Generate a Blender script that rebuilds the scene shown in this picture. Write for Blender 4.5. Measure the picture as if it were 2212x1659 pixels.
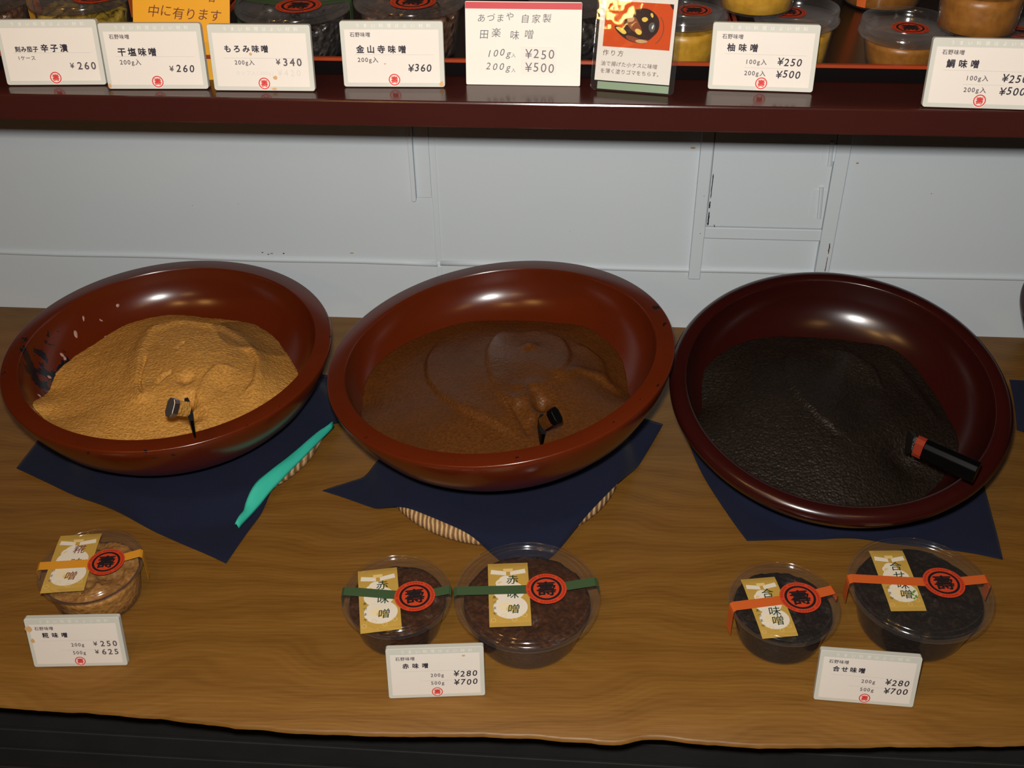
import bpy, math, random
import numpy as np
from mathutils import Matrix, Vector, noise

for _o in list(bpy.data.objects):
    bpy.data.objects.remove(_o)
SC = bpy.context.scene
COL = SC.collection

# ------------------------------------------------------------------ camera, world, lights, exposure
CAM = np.array([0.0, 0.0, 0.86])            # z = 0 is the table top, +Y runs to the wall
RC = np.array([[0.9972, 0.0738, -0.0120],   # right
               [0.0339, -0.5895, -0.8070],  # down
               [-0.0666, 0.8044, -0.5904]]) # forward
FPX = 2380.0
cam_d = bpy.data.cameras.new('camera')
cam_d.sensor_width = 36.0
cam_d.lens = FPX / 2212 * 36.0
cam_d.clip_start = 0.02
cam_o = bpy.data.objects.new('camera', cam_d)
COL.objects.link(cam_o)
_m = Matrix.Identity(4)
for _i in range(3):
    _m[_i][0], _m[_i][1], _m[_i][2] = RC[0][_i], -RC[1][_i], -RC[2][_i]
    _m[_i][3] = CAM[_i]
cam_o.matrix_world = _m
SC.camera = cam_o

SC.view_settings.view_transform = 'Standard'
SC.view_settings.look = 'None'
SC.view_settings.gamma = 1.0
SC.view_settings.use_curve_mapping = False
SC.view_settings.exposure = 0.0

world = bpy.data.worlds.new('dim_shop')
SC.world = world
world.use_nodes = True
world.node_tree.nodes['Background'].inputs[0].default_value = (1.0, 0.72, 0.45, 1)
world.node_tree.nodes['Background'].inputs[1].default_value = 0.012


def add_light(name, kind, loc, energy, color, size, aim=None):
    d = bpy.data.lights.new(name, kind)
    d.energy = energy
    d.color = color
    if kind == 'AREA':
        d.size = size
    else:
        d.shadow_soft_size = size
    o = bpy.data.objects.new(name, d)
    COL.objects.link(o)
    o.location = loc
    if aim is not None:
        o.rotation_euler = (Vector(aim) - Vector(loc)).to_track_quat('-Z', 'Y').to_euler()
    return o


# the photographer's flash, just above the lens
_fl = CAM - RC[1] * 0.045 - RC[0] * 0.012 + RC[2] * 0.01
add_light('camera_flash', 'AREA', _fl, 14.5, (1.0, 0.965, 0.92), 0.028, _fl + RC[2] * 1.0 - RC[1] * 0.02)
# warm bulbs hanging from the shop ceiling, above and behind the photographer
for _x, _y, _z, _e, _r in [(-0.42, -0.02, 1.75, 9.5, .014), (-0.98, -0.05, 1.75, 11.0, .014), (0.62, -0.30, 1.80, 5.5, .014), (-0.20, -0.35, 1.80, 2.5, .014)]:
    add_light('ceiling_bulb', 'POINT', (_x, _y, _z), _e, (1.0, 0.52, 0.15), _r)


add_light('counter_lamp', 'POINT', (-0.500, -0.515, 1.210), 5.0, (1.0, 0.55, 0.16), 0.038)


# ------------------------------------------------------------------ helpers
def ray(x, y):
    return RC.T @ np.array([(x - 1106) / FPX, (y - 829.5) / FPX, 1.0])


def on_z(x, y, z):
    d = ray(x, y)
    return CAM + d * ((z - CAM[2]) / d[2])


def on_y(x, y, Y):
    d = ray(x, y)
    return CAM + d * (Y / d[1])


def sstep(a, b, x):
    t = min(1.0, max(0.0, (x - a) / (b - a)))
    return t * t * (3 - 2 * t)


class MB:
    def __init__(self):
        self.v, self.f, self.m = [], [], []

    def add(self, vs, fs, M=None, mi=0):
        n = len(self.v)
        if M is not None:
            vs = [M @ Vector(p) for p in vs]
        self.v += [tuple(p) for p in vs]
        self.f += [tuple(i + n for i in f) for f in fs]
        self.m += [mi] * len(fs)

    def box(self, x0, x1, y0, y1, z0, z1, mi=0, M=None):
        vs = [(x0, y0, z0), (x1, y0, z0), (x1, y1, z0), (x0, y1, z0), (x0, y0, z1), (x1, y0, z1), (x1, y1, z1), (x0, y1, z1)]
        fs = [(0, 3, 2, 1), (4, 5, 6, 7), (0, 1, 5, 4), (1, 2, 6, 5), (2, 3, 7, 6), (3, 0, 4, 7)]
        self.add(vs, fs, M, mi)

    def slab(self, outline, y0, y1, mi=0, M=None):
        """outline in (x, z), extruded from y0 (front) to y1"""
        n = len(outline)
        vs = [(x, y0, z) for x, z in outline] + [(x, y1, z) for x, z in outline]
        fs = [tuple(range(n)), tuple(range(2 * n - 1, n - 1, -1))]
        for i in range(n):
            j = (i + 1) % n
            fs.append((i, i + n, j + n, j))
        self.add(vs, fs, M, mi)

    def plate(self, outline, z0, z1, mi=0, M=None):
        """outline in (x, y), extruded from z0 up to z1"""
        n = len(outline)
        vs = [(x, y, z0) for x, y in outline] + [(x, y, z1) for x, y in outline]
        fs = [tuple(range(n - 1, -1, -1)), tuple(range(n, 2 * n))]
        for i in range(n):
            j = (i + 1) % n
            fs.append((i, j, j + n, i + n))
        self.add(vs, fs, M, mi)

    def lathe(self, prof, seg=64, mi=0, M=None, closed=False):
        vs, fs = [], []
        n = len(prof)
        for k in range(seg):
            a = 2 * math.pi * k / seg
            c, s = math.cos(a), math.sin(a)
            vs += [(r * c, r * s, z) for r, z in prof]
        for k in range(seg):
            k2 = (k + 1) % seg
            for i in range(n if closed else n - 1):
                j = (i + 1) % n
                fs.append((k * n + i, k2 * n + i, k2 * n + j, k * n + j))
        if not closed:
            if prof[0][0] > 1e-6:
                fs.append(tuple(k * n for k in range(seg))[::-1])
            if prof[-1][0] > 1e-6:
                fs.append(tuple(k * n + n - 1 for k in range(seg)))
        self.add(vs, fs, M, mi)

    def tube(self, pts, r, seg=10, mi=0):
        pts = [Vector(p) for p in pts]
        vs, fs = [], []
        n = len(pts)
        for i, p in enumerate(pts):
            t = (pts[min(i + 1, n - 1)] - pts[max(i - 1, 0)]).normalized()
            a = t.orthogonal().normalized() if abs(t.z) > .9 else t.cross(Vector((0, 0, 1))).normalized()
            b = t.cross(a)
            rr = r[i] if isinstance(r, (list, tuple)) else r
            for k in range(seg):
                an = 2 * math.pi * k / seg
                vs.append(p + a * rr * math.cos(an) + b * rr * math.sin(an))
        for i in range(n - 1):
            for k in range(seg):
                k2 = (k + 1) % seg
                fs.append((i * seg + k, i * seg + k2, (i + 1) * seg + k2, (i + 1) * seg + k))
        fs.append(tuple(range(seg))[::-1])
        fs.append(tuple((n - 1) * seg + k for k in range(seg)))
        self.add(vs, fs, None, mi)

    def build(self, name, mats, parent=None, smooth=False, loc=None, mat4=None, bevel=0, merge=False, angle=None):
        me = bpy.data.meshes.new(name)
        me.from_pydata(self.v, [], self.f)
        mats = mats if isinstance(mats, (list, tuple)) else [mats]
        for m in mats:
            me.materials.append(m)
        me.polygons.foreach_set('material_index', self.m)
        if merge or True:
            import bmesh
            bm = bmesh.new()
            bm.from_mesh(me)
            if merge:
                bmesh.ops.remove_doubles(bm, verts=bm.verts, dist=1e-6)
            bmesh.ops.recalc_face_normals(bm, faces=bm.faces)
            bm.to_mesh(me)
            bm.free()
        if smooth:
            me.polygons.foreach_set('use_smooth', [True] * len(me.polygons))
            if angle:
                me.set_sharp_from_angle(angle=math.radians(angle))
        o = bpy.data.objects.new(name, me)
        COL.objects.link(o)
        if bevel:
            b = o.modifiers.new('edge', 'BEVEL')
            b.width = bevel
            b.segments = 2
            b.limit_method = 'ANGLE'
        if parent is not None:
            o.parent = parent
        if loc is not None:
            o.location = loc
        if mat4 is not None:
            o.matrix_world = mat4
        return o


def thing(name, label, cat, loc=(0, 0, 0), rot=(0, 0, 0), group=None, mat4=None):
    o = bpy.data.objects.new(name, None)
    o.empty_display_size = 0.02
    COL.objects.link(o)
    o.location = loc
    o.rotation_euler = rot
    if mat4 is not None:
        o.matrix_world = mat4
    return tag(o, label, cat, group)


def tag(o, label, cat, group=None):
    o['label'] = label
    o['category'] = cat
    if group:
        o['group'] = group
    return o


def struct(o, label=None):
    o['kind'] = 'structure'
    if label:
        o['label'] = label
    return o


# ------------------------------------------------------------------ lettering
_GL = {}


def glyph(ch, bold=0.0):
    """flat letter mesh in em units; bold letters are the letter laid over itself with small shifts"""
    key = (ch, round(bold, 4))
    if key in _GL:
        return _GL[key]
    if bold > 0:
        v0, f0 = glyph(ch, 0.0)
        vs, fs = [], []
        for k in range(6):
            a = math.pi / 6 + k * math.pi / 3
            n = len(vs)
            vs += [(x + bold * math.cos(a), y + bold * math.sin(a), -k * .00035) for x, y, z in v0]
            fs += [tuple(i + n for i in f) for f in f0]
        _GL[key] = (vs, fs)
        return _GL[key]
    cu = bpy.data.curves.new('glyph', 'FONT')
    cu.body = ch
    cu.size = 1.0
    cu.align_x = 'CENTER'
    cu.resolution_u = 3
    ob = bpy.data.objects.new('glyph', cu)
    COL.objects.link(ob)
    dg = bpy.context.evaluated_depsgraph_get()
    me = ob.evaluated_get(dg).to_mesh()
    vs = [(v.co.x, v.co.y, 0.0) for v in me.vertices]
    fs = [tuple(p.vertices) for p in me.polygons]
    ob.evaluated_get(dg).to_mesh_clear()
    bpy.data.objects.remove(ob)
    bpy.data.curves.remove(cu)
    _GL[key] = (vs, fs)
    return _GL[key]


def narrow(ch):
    return ord(ch) < 0x2000 or ch == '\u00a5'


def put_text(mb, s, x, y, size, pitch=None, bold=0.0, shear=0.0, M=None, mi=0, off=0.0, wob=0.0, vertical=False):
    """letters left to right from x, vertical middle at y, in the plane (x, z) facing -Y at depth -off (or via M)"""
    cx = x
    for i, ch in enumerate(s):
        adv = pitch if pitch else (size * 0.62 if narrow(ch) else size * 1.06)
        if ch != ' ':
            vs, fs = glyph(ch, bold)
            dy = (noise.noise((i * 3.1, x * 90, y * 90)) * wob * size) if wob else 0
            mid = 0.36 if narrow(ch) else 0.38
            if vertical:
                px_, py_ = x, y - i * (pitch or size * 1.05)
            else:
                px_, py_ = cx + adv / 2, y + dy
            mb.add([(px_ + (a + shear * (b - mid)) * size, -off + c * size, py_ + (b - mid) * size) for a, b, c in vs], fs, M, mi)
        cx += adv


def ring(mb, cx, cz, r0, r1, off, M=None, mi=0, seg=40):
    vs, fs = [], []
    for k in range(seg):
        a = 2 * math.pi * k / seg
        vs += [(cx + r0 * math.cos(a), -off, cz + r0 * math.sin(a)), (cx + r1 * math.cos(a), -off, cz + r1 * math.sin(a))]
    for k in range(seg):
        k2 = (k + 1) % seg
        fs.append((2 * k, 2 * k + 1, 2 * k2 + 1, 2 * k2))
    mb.add(vs, fs, M, mi)


def disc(mb, cx, cz, r, off, M=None, mi=0, seg=40, sx=1.0):
    mb.add([(cx + r * sx * math.cos(2 * math.pi * k / seg), -off, cz + r * math.sin(2 * math.pi * k / seg)) for k in range(seg)],
           [tuple(range(seg))], M, mi)


def poly(mb, pts, off, M=None, mi=0):
    mb.add([(a, -off, b) for a, b in pts], [tuple(range(len(pts)))], M, mi)


# ------------------------------------------------------------------ materials
class NT:
    def __init__(self, name):
        self.mat = bpy.data.materials.new(name)
        self.mat.use_nodes = True
        self.t = self.mat.node_tree
        self.b = self.t.nodes['Principled BSDF']
        self.out = self.t.nodes['Material Output']

    def n(self, typ, **kw):
        nd = self.t.nodes.new(typ)
        for k, v in kw.items():
            if isinstance(k, str) and k.startswith('i_'):
                nd.inputs[k[2:].replace('_', ' ')].default_value = v
            else:
                setattr(nd, k, v)
        return nd

    def l(self, a, b):
        self.t.links.new(a, b)

    def coords(self, kind='Object', scale=(1, 1, 1)):
        tc = self.n('ShaderNodeTexCoord')
        mp = self.n('ShaderNodeMapping')
        mp.inputs['Scale'].default_value = scale
        self.l(tc.outputs[kind], mp.inputs['Vector'])
        return mp.outputs[0]

    def noise(self, vec, scale, detail=4, rough=.55, dist=0.0):
        nd = self.n('ShaderNodeTexNoise')
        nd.inputs['Scale'].default_value = scale
        nd.inputs['Detail'].default_value = detail
        nd.inputs['Roughness'].default_value = rough
        nd.inputs['Distortion'].default_value = dist
        self.l(vec, nd.inputs['Vector'])
        return nd.outputs['Fac']

    def ramp(self, fac, stops):
        nd = self.n('ShaderNodeValToRGB')
        e = nd.color_ramp.elements
        while len(e) < len(stops):
            e.new(0.5)
        for el, (p, c) in zip(e, stops):
            el.position = p
            el.color = (c if len(c) == 4 else (*c, 1)) if isinstance(c, tuple) else (c, c, c, 1)
        self.l(fac, nd.inputs[0])
        return nd.outputs[0]

    def mix(self, fac, a, b, blend='MIX'):
        nd = self.n('ShaderNodeMix', data_type='RGBA', blend_type=blend)
        for sock, val in ((nd.inputs[0], fac), (nd.inputs[6], a), (nd.inputs[7], b)):
            if hasattr(val, 'links'):
                self.l(val, sock)
            else:
                sock.default_value = (*val, 1) if isinstance(val, tuple) else val
        return nd.outputs[2]

    def math(self, op, a, b=0.0, c=None, clamp=False):
        nd = self.n('ShaderNodeMath', operation=op, use_clamp=clamp)
        for i, val in enumerate((a, b, c)):
            if val is None:
                continue
            if hasattr(val, 'links'):
                self.l(val, nd.inputs[i])
            else:
                nd.inputs[i].default_value = val
        return nd.outputs[0]

    def bump(self, h, strength, dist):
        nd = self.n('ShaderNodeBump')
        nd.inputs['Strength'].default_value = strength
        nd.inputs['Distance'].default_value = dist
        self.l(h, nd.inputs['Height'])
        self.l(nd.outputs[0], self.b.inputs['Normal'])
        return nd

    def set(self, **kw):
        for k, v in kw.items():
            s = self.b.inputs[k.replace('_', ' ')]
            if hasattr(v, 'links'):
                self.l(v, s)
            else:
                s.default_value = (*v, 1) if isinstance(v, tuple) else v
        return self


def plain(name, col, rough=.6, spec=.4, vary=.08, scale=30, bump=0.0, bscale=200, coat=0.0):
    t = NT(name)
    v = t.coords()
    f = t.noise(v, scale)
    c = t.mix(f, tuple(x * (1 - vary) for x in col), tuple(min(1, x * (1 + vary)) for x in col))
    t.set(Base_Color=c, Roughness=rough, Specular_IOR_Level=spec, Coat_Weight=coat)
    if bump:
        t.bump(t.noise(v, bscale, 3), bump, .001)
    return t.mat


def clear_plastic(name, tint=(1, 1, 1), haze=.003, rough=.11, bstr=.06, edge=.08):
    t = NT(name)
    tr = t.n('ShaderNodeBsdfTransparent')
    tr.inputs[0].default_value = (*tint, 1)
    gl = t.n('ShaderNodeBsdfGlossy')
    gl.inputs['Roughness'].default_value = rough
    df = t.n('ShaderNodeBsdfDiffuse')
    df.inputs[0].default_value = (.8, .8, .82, 1)
    lw = t.n('ShaderNodeLayerWeight')
    lw.inputs[0].default_value = .5
    f3 = t.math('POWER', lw.outputs['Facing'], 3.0)
    hz = t.math('MULTIPLY_ADD', f3, edge, haze)
    fz = t.math('MULTIPLY_ADD', t.math('POWER', lw.outputs['Facing'], 5.0), .80, .045)
    m1 = t.n('ShaderNodeMixShader')
    m2 = t.n('ShaderNodeMixShader')
    t.l(hz, m1.inputs[0]); t.l(tr.outputs[0], m1.inputs[1]); t.l(df.outputs[0], m1.inputs[2])
    t.l(fz, m2.inputs[0]); t.l(m1.outputs[0], m2.inputs[1]); t.l(gl.outputs[0], m2.inputs[2])
    v = t.coords()
    bp = t.n('ShaderNodeBump')
    bp.inputs['Strength'].default_value = bstr
    bp.inputs['Distance'].default_value = .0006
    t.l(t.noise(v, 60, 2), bp.inputs['Height'])
    t.l(bp.outputs[0], gl.inputs['Normal'])
    t.l(m2.outputs[0], t.out.inputs[0])
    return t.mat


def wood_mat():
    t = NT('table_wood')
    tc = t.n('ShaderNodeTexCoord')
    mp = t.n('ShaderNodeMapping')
    mp.inputs['Rotation'].default_value = (0, 0, math.radians(-3))
    t.l(tc.outputs['Object'], mp.inputs[0])
    v = mp.outputs[0]
    # slow warp gives the grain its cathedral arches
    warp = t.n('ShaderNodeMapping')
    warp.inputs['Scale'].default_value = (2.2, 3.6, 1)
    t.l(v, warp.inputs[0])
    big = t.noise(warp.outputs[0], 1.6, 2, .5)
    sep = t.n('ShaderNodeSeparateXYZ')
    t.l(v, sep.inputs[0])
    lane = t.math('MULTIPLY_ADD', big, .16, sep.outputs[1])
    rings = t.math('MULTIPLY_ADD', t.math('SINE', t.math('MULTIPLY', lane, 900.0)), .5, .5)
    rings2 = t.math('MULTIPLY_ADD', t.math('SINE', t.math('MULTIPLY', lane, 170.0)), .5, .5)
    st = t.n('ShaderNodeMapping')
    st.inputs['Scale'].default_value = (5.0, 130, 1)
    t.l(v, st.inputs[0])
    fib = t.noise(st.outputs[0], 3.5, 4, .6)
    g = t.math('ADD', t.math('MULTIPLY', rings, .10), t.math('ADD', t.math('MULTIPLY', rings2, .18), t.math('MULTIPLY', fib, .72)))
    col = t.ramp(g, [(.18, (.112, .046, .0072)), (.45, (.158, .071, .0112)), (.65, (.186, .087, .0150)), (.88, (.220, .108, .0215))])
    patch = t.noise(t.coords('Object', (1.5, 2.5, 1)), 2.2, 2)
    col = t.mix(t.math('MULTIPLY', t.math('SUBTRACT', patch, .42, clamp=True), .8), col, (.125, .058, .011))
    t.set(Base_Color=col, Roughness=t.math('MULTIPLY_ADD', fib, .2, .36), Specular_IOR_Level=.35)
    t.bump(fib, .25, .0008)
    return t.mat


def lacquer_mat(name, base, deep, worn_at=None):
    t = NT(name)
    v = t.coords()
    f = t.noise(v, 9, 3)
    col = t.mix(f, deep, base)
    sep = t.n('ShaderNodeSeparateXYZ')
    t.l(v, sep.inputs[0])
    r = t.math('SQRT', t.math('ADD', t.math('POWER', sep.outputs[0], 2), t.math('POWER', sep.outputs[1], 2)))
    # small black chips along the outer rim edge
    edge = t.math('LESS_THAN', t.math('ABSOLUTE', t.math('SUBTRACT', r, .1885)), .0035)
    up = t.math('GREATER_THAN', sep.outputs[2], -.012)
    chips = t.math('GREATER_THAN', t.noise(v, 48, 4, .6), .655)
    m = t.math('MULTIPLY', t.math('MULTIPLY', edge, up), chips)
    if worn_at:
        d = t.n('ShaderNodeVectorMath', operation='DISTANCE')
        t.l(v, d.inputs[0])
        d.inputs[1].default_value = worn_at
        near = t.math('SUBTRACT', 1.0, t.math('DIVIDE', d.outputs['Value'], .080), clamp=True)
        pat = t.math('ADD', t.noise(v, 42, 5, .65, .6), t.math('MULTIPLY', near, .36))
        m = t.math('MAXIMUM', m, t.math('MULTIPLY', t.math('GREATER_THAN', pat, .72), t.math('GREATER_THAN', near, .02)))
    col = t.mix(m, col, (.006, .006, .010))
    t.set(Base_Color=col, Roughness=t.math('MULTIPLY_ADD', f, .05, .20), Specular_IOR_Level=.42)
    t.bump(t.noise(v, 14, 2), .05, .002)
    return t.mat


def miso_mat(name, dark, mid, light, grain, rough, spec, dist=.0016, strength=.8, dry=None):
    t = NT(name)
    v = t.coords()
    g = t.noise(v, grain, 4, .6)
    b = t.noise(v, 14, 3, .5, .4)
    col = t.ramp(g, [(.28, dark), (.5, mid), (.72, light)])
    col = t.mix(t.math('MULTIPLY', t.math('SUBTRACT', b, .45, clamp=True), 2.2), col, dark)
    if dry:                       # the smoothed, dried skin of the older paste keeps its own duller colour
        c, rad, dc = dry
        d = t.n('ShaderNodeVectorMath', operation='DISTANCE')
        t.l(v, d.inputs[0])
        d.inputs[1].default_value = c
        w = t.math('ADD', t.math('DIVIDE', d.outputs['Value'], rad), t.math('MULTIPLY', b, .7))
        k = t.ramp(w, [(.95, .75), (1.15, 0.0)])
        col = t.mix(k, col, dc)
    t.set(Base_Color=col, Roughness=rough, Specular_IOR_Level=spec)
    vo = t.n('ShaderNodeTexVoronoi', feature='SMOOTH_F1')
    vo.inputs['Scale'].default_value = grain * 1.15
    t.l(v, vo.inputs['Vector'])
    h = t.math('ADD', t.math('MULTIPLY', g, .55), t.math('SUBTRACT', .7, vo.outputs['Distance']))
    t.bump(h, strength, dist)
    return t.mat


def cloth_mat():
    t = NT('navy_cloth')
    v = t.coords()
    w = t.noise(v, 900, 2)
    f = t.noise(v, 18, 4)
    col = t.mix(f, (.0060, .0078, .020), (.0110, .0140, .036))
    col = t.mix(t.math('MULTIPLY', w, .5), col, (.010, .012, .026))
    t.set(Base_Color=col, Roughness=.95, Specular_IOR_Level=.1, Sheen_Weight=.04)
    t.bump(w, .5, .0006)
    return t.mat


def wall_mat():
    t = NT('painted_board')
    v = t.coords()
    f = t.noise(v, 5, 4)
    col = t.mix(f, (.585, .645, .680), (.635, .685, .712))
    stain = t.math('GREATER_THAN', t.noise(v, 55, 3, .7), .80)
    col = t.mix(t.math('MULTIPLY', stain, .5), col, (.45, .33, .25))
    t.set(Base_Color=col, Roughness=.55, Specular_IOR_Level=.3)
    t.bump(t.noise(v, 35, 4), .12, .002)
    return t.mat


def straw_mat():
    t = NT('straw')
    v = t.coords('Object', (1, 1, 1))
    w = t.n('ShaderNodeTexWave')
    w.inputs['Scale'].default_value = 60
    w.inputs['Distortion'].default_value = 3
    t.l(v, w.inputs[0])
    col = t.ramp(w.outputs['Fac'], [(.2, (.16, .085, .03)), (.6, (.40, .24, .10)), (.9, (.50, .33, .16))])
    t.set(Base_Color=col, Roughness=.8)
    t.bump(w.outputs['Fac'], .6, .002)
    return t.mat


M_WALL = wall_mat()
M_WOOD = wood_mat()
M_SHELF = plain('maroon_paint', (.036, .0082, .0063), .17, .5, .12, 12, .05, 60)
M_BLACK = plain('black_lacquer', (.006, .0055, .0055), .24, .35)
M_RED = plain('red_lacquer', (.26, .036, .010), .3, .4)
M_DARK = plain('dark_cabinet_front', (.020, .019, .018), .7, .2, .3, 20)
M_FLOOR = plain('dark_floor', (.02, .018, .016), .7, .2)
M_CLOTH = cloth_mat()
M_TEAL = plain('teal_lining', (.03, .42, .31), .7, .2, .06)
M_STRAW = straw_mat()
M_CARDEDGE = plain('card_board', (.48, .485, .435), .55, .3, .05, 40)
M_CARDFACE = plain('card_paper', (.625, .585, .53), .6, .3, .03, 40)
M_CARDWHITE = plain('plain_card_paper', (.65, .612, .55), .6, .3, .02, 40)
M_HEAD = plain('faded_heading', (.66, .64, .57), .6, .3)
M_INK = plain('black_ink', (.022, .018, .028), .6, .3)
M_SERIF = plain('grey_ink', (.085, .07, .08), .6, .3)
M_PEN = plain('pencil_ink', (.11, .105, .12), .6, .3)
M_FAINT = plain('faded_ink', (.54, .505, .46), .6, .3)
M_RULE = plain('fine_rule', (.44, .415, .39), .6, .3)
M_STAMP = plain('red_stamp', (.52, .035, .03), .6, .3)
M_STAIN = plain('brown_stain', (.50, .30, .13), .6, .3, .3)
M_BAND = plain('red_band', (.44, .042, .048), .5, .3)
M_YELLOW = plain('yellow_paper', (.56, .255, .006), .6, .3, .05)
M_BROWNINK = plain('brown_ink', (.10, .025, .012), .6, .3)
M_SEALRED = plain('seal_red', (.47, .045, .013), .5, .35, .05)
M_SEALBLK = plain('seal_black', (.012, .009, .010), .5, .35)
M_SEALDARK = plain('seal_fine_print', (.30, .025, .012), .5, .35)
M_GOLD = plain('gold_label', (.41, .26, .050), .5, .4, .10, 60)
M_GOLDLT = plain('gold_label_pattern', (.60, .45, .18), .5, .4)
M_LABELW = plain('label_white', (.62, .57, .47), .55, .3)
M_LABELED = plain('label_edge', (.66, .56, .36), .55, .3)
M_GREENINK = plain('dark_green_ink', (.012, .035, .02), .6, .3)
M_PURPINK = plain('purple_brown_ink', (.16, .05, .055), .6, .3)
M_LEAF = plain('label_leaf_green', (.10, .22, .03), .6, .3)
M_TAPE = {'orange': plain('orange_tape', (.48, .092, .016), .55, .3, .05),
          'yellow': plain('yellow_tape', (.54, .235, .018), .55, .3, .05),
          'green': plain('green_tape', (.040, .075, .030), .55, .3, .05)}
M_CLEAR = clear_plastic('clear_plastic')
M_CLEAR2 = clear_plastic('clear_plastic_lid', (.98, .98, .98), .0015, .11, .06, .10)
M_CLEAR3 = clear_plastic('cloudy_plastic_lid', (.97, .97, .97), .004, .11, .06, .22)
M_SLEEVE = clear_plastic('laminate', (.92, .93, .93), .008, .05, .45)
M_SLEEVEFOOT = plain('green_laminate_foot', (.22, .30, .20), .12, .5)
M_ORANGEDISH = plain('printed_orange', (.50, .060, .008), .6, .03, .12, 14)
M_CHIP = plain('paint_chip', (.10, .045, .025), .8, .2, .4, 50)
M_CHIPTAN = plain('chip_tan', (.42, .28, .12), .8, .2, .4, 50)
M_CRACK = plain('crack', (.012, .010, .010), .9, .1)
M_HANDLE = plain('black_handle', (.0015, .0015, .0016), .4, .05)
M_HANDLERED = plain('red_blade', (.20, .022, .009), .4, .25)
M_STEEL = NT('handle_end').set(Base_Color=(.55, .56, .60), Metallic=1.0, Roughness=.32).mat
M_PRINTDK = plain('print_aubergine', (.030, .014, .012), .6, .03, .4, 60)
M_PRINTBR = plain('print_paste', (.20, .055, .022), .6, .03, .3, 60)
M_PRINTYE = plain('print_yellow', (.66, .46, .08), .6, .03, .3, 60)
M_PRINTCR = plain('print_sesame', (.50, .30, .15), .6, .03, .4, 90)
M_FLAKE = plain('pale_smear', (.32, .20, .17), .45, .4, .2)

M_MISO = {
    'tan': miso_mat('tan_miso', (.33, .155, .028), (.47, .23, .046), (.57, .30, .075), 330, .6, .25, .0014, .75,
                    ((.085, .085, -.035), .085, (.20, .098, .026))),
    'brown': miso_mat('brown_miso', (.052, .0175, .0030), (.084, .0275, .0045), (.110, .038, .0075), 330, .42, .34, .0009, .55),
    'black': miso_mat('dark_miso', (.0055, .0036, .0024), (.0105, .0068, .0043), (.020, .0128, .0080), 340, .50, .26, .0014, .8),
    'cup_tan': miso_mat('tan_miso_packed', (.20, .085, .015), (.33, .15, .028), (.42, .21, .05), 200, .5, .35),
    'cup_brown': miso_mat('brown_miso_packed', (.020, .0065, .0013), (.046, .0140, .0024), (.085, .030, .007), 200, .45, .2),
    'cup_black': miso_mat('dark_miso_packed', (.004, .0026, .0018), (.009, .0056, .0034), (.028, .0175, .010), 220, .5, .10),
    'moromi': miso_mat('moromi', (.007, .006, .006), (.022, .018, .016), (.085, .07, .06), 150, .25, .6, .004, 1.0),
    'kinzanji': miso_mat('kinzanji', (.028, .012, .006), (.075, .032, .015), (.14, .075, .04), 130, .28, .6, .004, 1.0),
    'pickle': miso_mat('pickle', (.05, .04, .006), (.21, .135, .012), (.33, .21, .03), 90, .3, .5, .004, 1.0),
    'yuzu': miso_mat('yuzu_miso', (.27, .140, .010), (.36, .19, .014), (.42, .24, .03), 120, .4, .4, .001, .3),
    'tai': miso_mat('tai_miso', (.145, .055, .007), (.20, .078, .010), (.24, .10, .016), 120, .4, .4, .001, .3),
}

# ------------------------------------------------------------------ wall, floor
YW = 1.321
mb = MB()
mb.box(-2.2, 2.2, YW, YW + .04, -.76, 1.6)
wall = struct(mb.build('wall_back', M_WALL), 'pale blue-grey painted board wall behind the bowls')

mb = MB()
mb.box(-2.2, 2.2, YW - .006, YW + .001, .4905, 1.6)
struct(mb.build('wall_upper', plain('dark_wall', (.035, .022, .016), .7, .2, .2, 6)), 'dark wall face above the shelf')


def wpt(x, y):
    p = on_y(x, y, YW)
    return p[0], p[2]


mb = MB()
mb.box(-2.2, 2.2, -.6, YW + .04, -.80, -.76)
struct(mb.build('floor', M_FLOOR))

# the half-round bead along the foot of the wall (two runs that meet at the seam)
zb = .0935
xs = wpt(948, 560)[0]
for nm, x0, x1, dz in (('trim_1', -2.2, xs - .002, 0.0), ('trim_2', xs + .002, 2.2, .0012)):
    mb = MB()
    n = 40
    pts = [(x0 + (x1 - x0) * i / n, YW + .0005, zb + dz + .0007 * math.sin(i * 1.1 + x0)) for i in range(n + 1)]
    mb.tube(pts, .0042, 10)
    struct(mb.build(nm, M_WALL, smooth=True), 'thin half-round painted bead low on the wall')

# thin board seam, patch and lath left of the centre
xl, xr = wpt(928, 330)[0], wpt(941, 330)[0]
mb = MB()
mb.box(xl, xr, YW - .0012, YW + .002, zb + .004, .34)
mb.box(xl, xr, YW - .0010, YW + .002, .0, zb - .004)
struct(mb.build('trim_3', M_WALL, bevel=.0006), 'flat painted seam strip running up the wall')
x0, x1 = wpt(884, 330)[0], wpt(894, 330)[0]
zbt = wpt(893, 430)[1]
mb = MB()
cxm, rr = (x0 + x1) / 2, (x1 - x0) / 2
mb.slab([(x0, .36), (x0, zbt + rr)] + [(cxm - rr * math.cos(a), zbt + rr - rr * math.sin(a)) for a in (.4, .8, 1.2, 1.57, 1.95, 2.35, 2.75)] + [(x1, zbt + rr), (x1, .36)], YW - .009, YW)
struct(mb.build('trim_4', M_WALL, bevel=.0008), 'narrow round-ended lath hanging below the shelf')
mb = MB()
mb.box(x1 + .001, xl - .0005, YW - .003, YW + .001, wpt(915, 425)[1], .36)
struct(mb.build('trim_5', M_WALL, bevel=.0008), 'small flat patch board beside the narrow lath')

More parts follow.
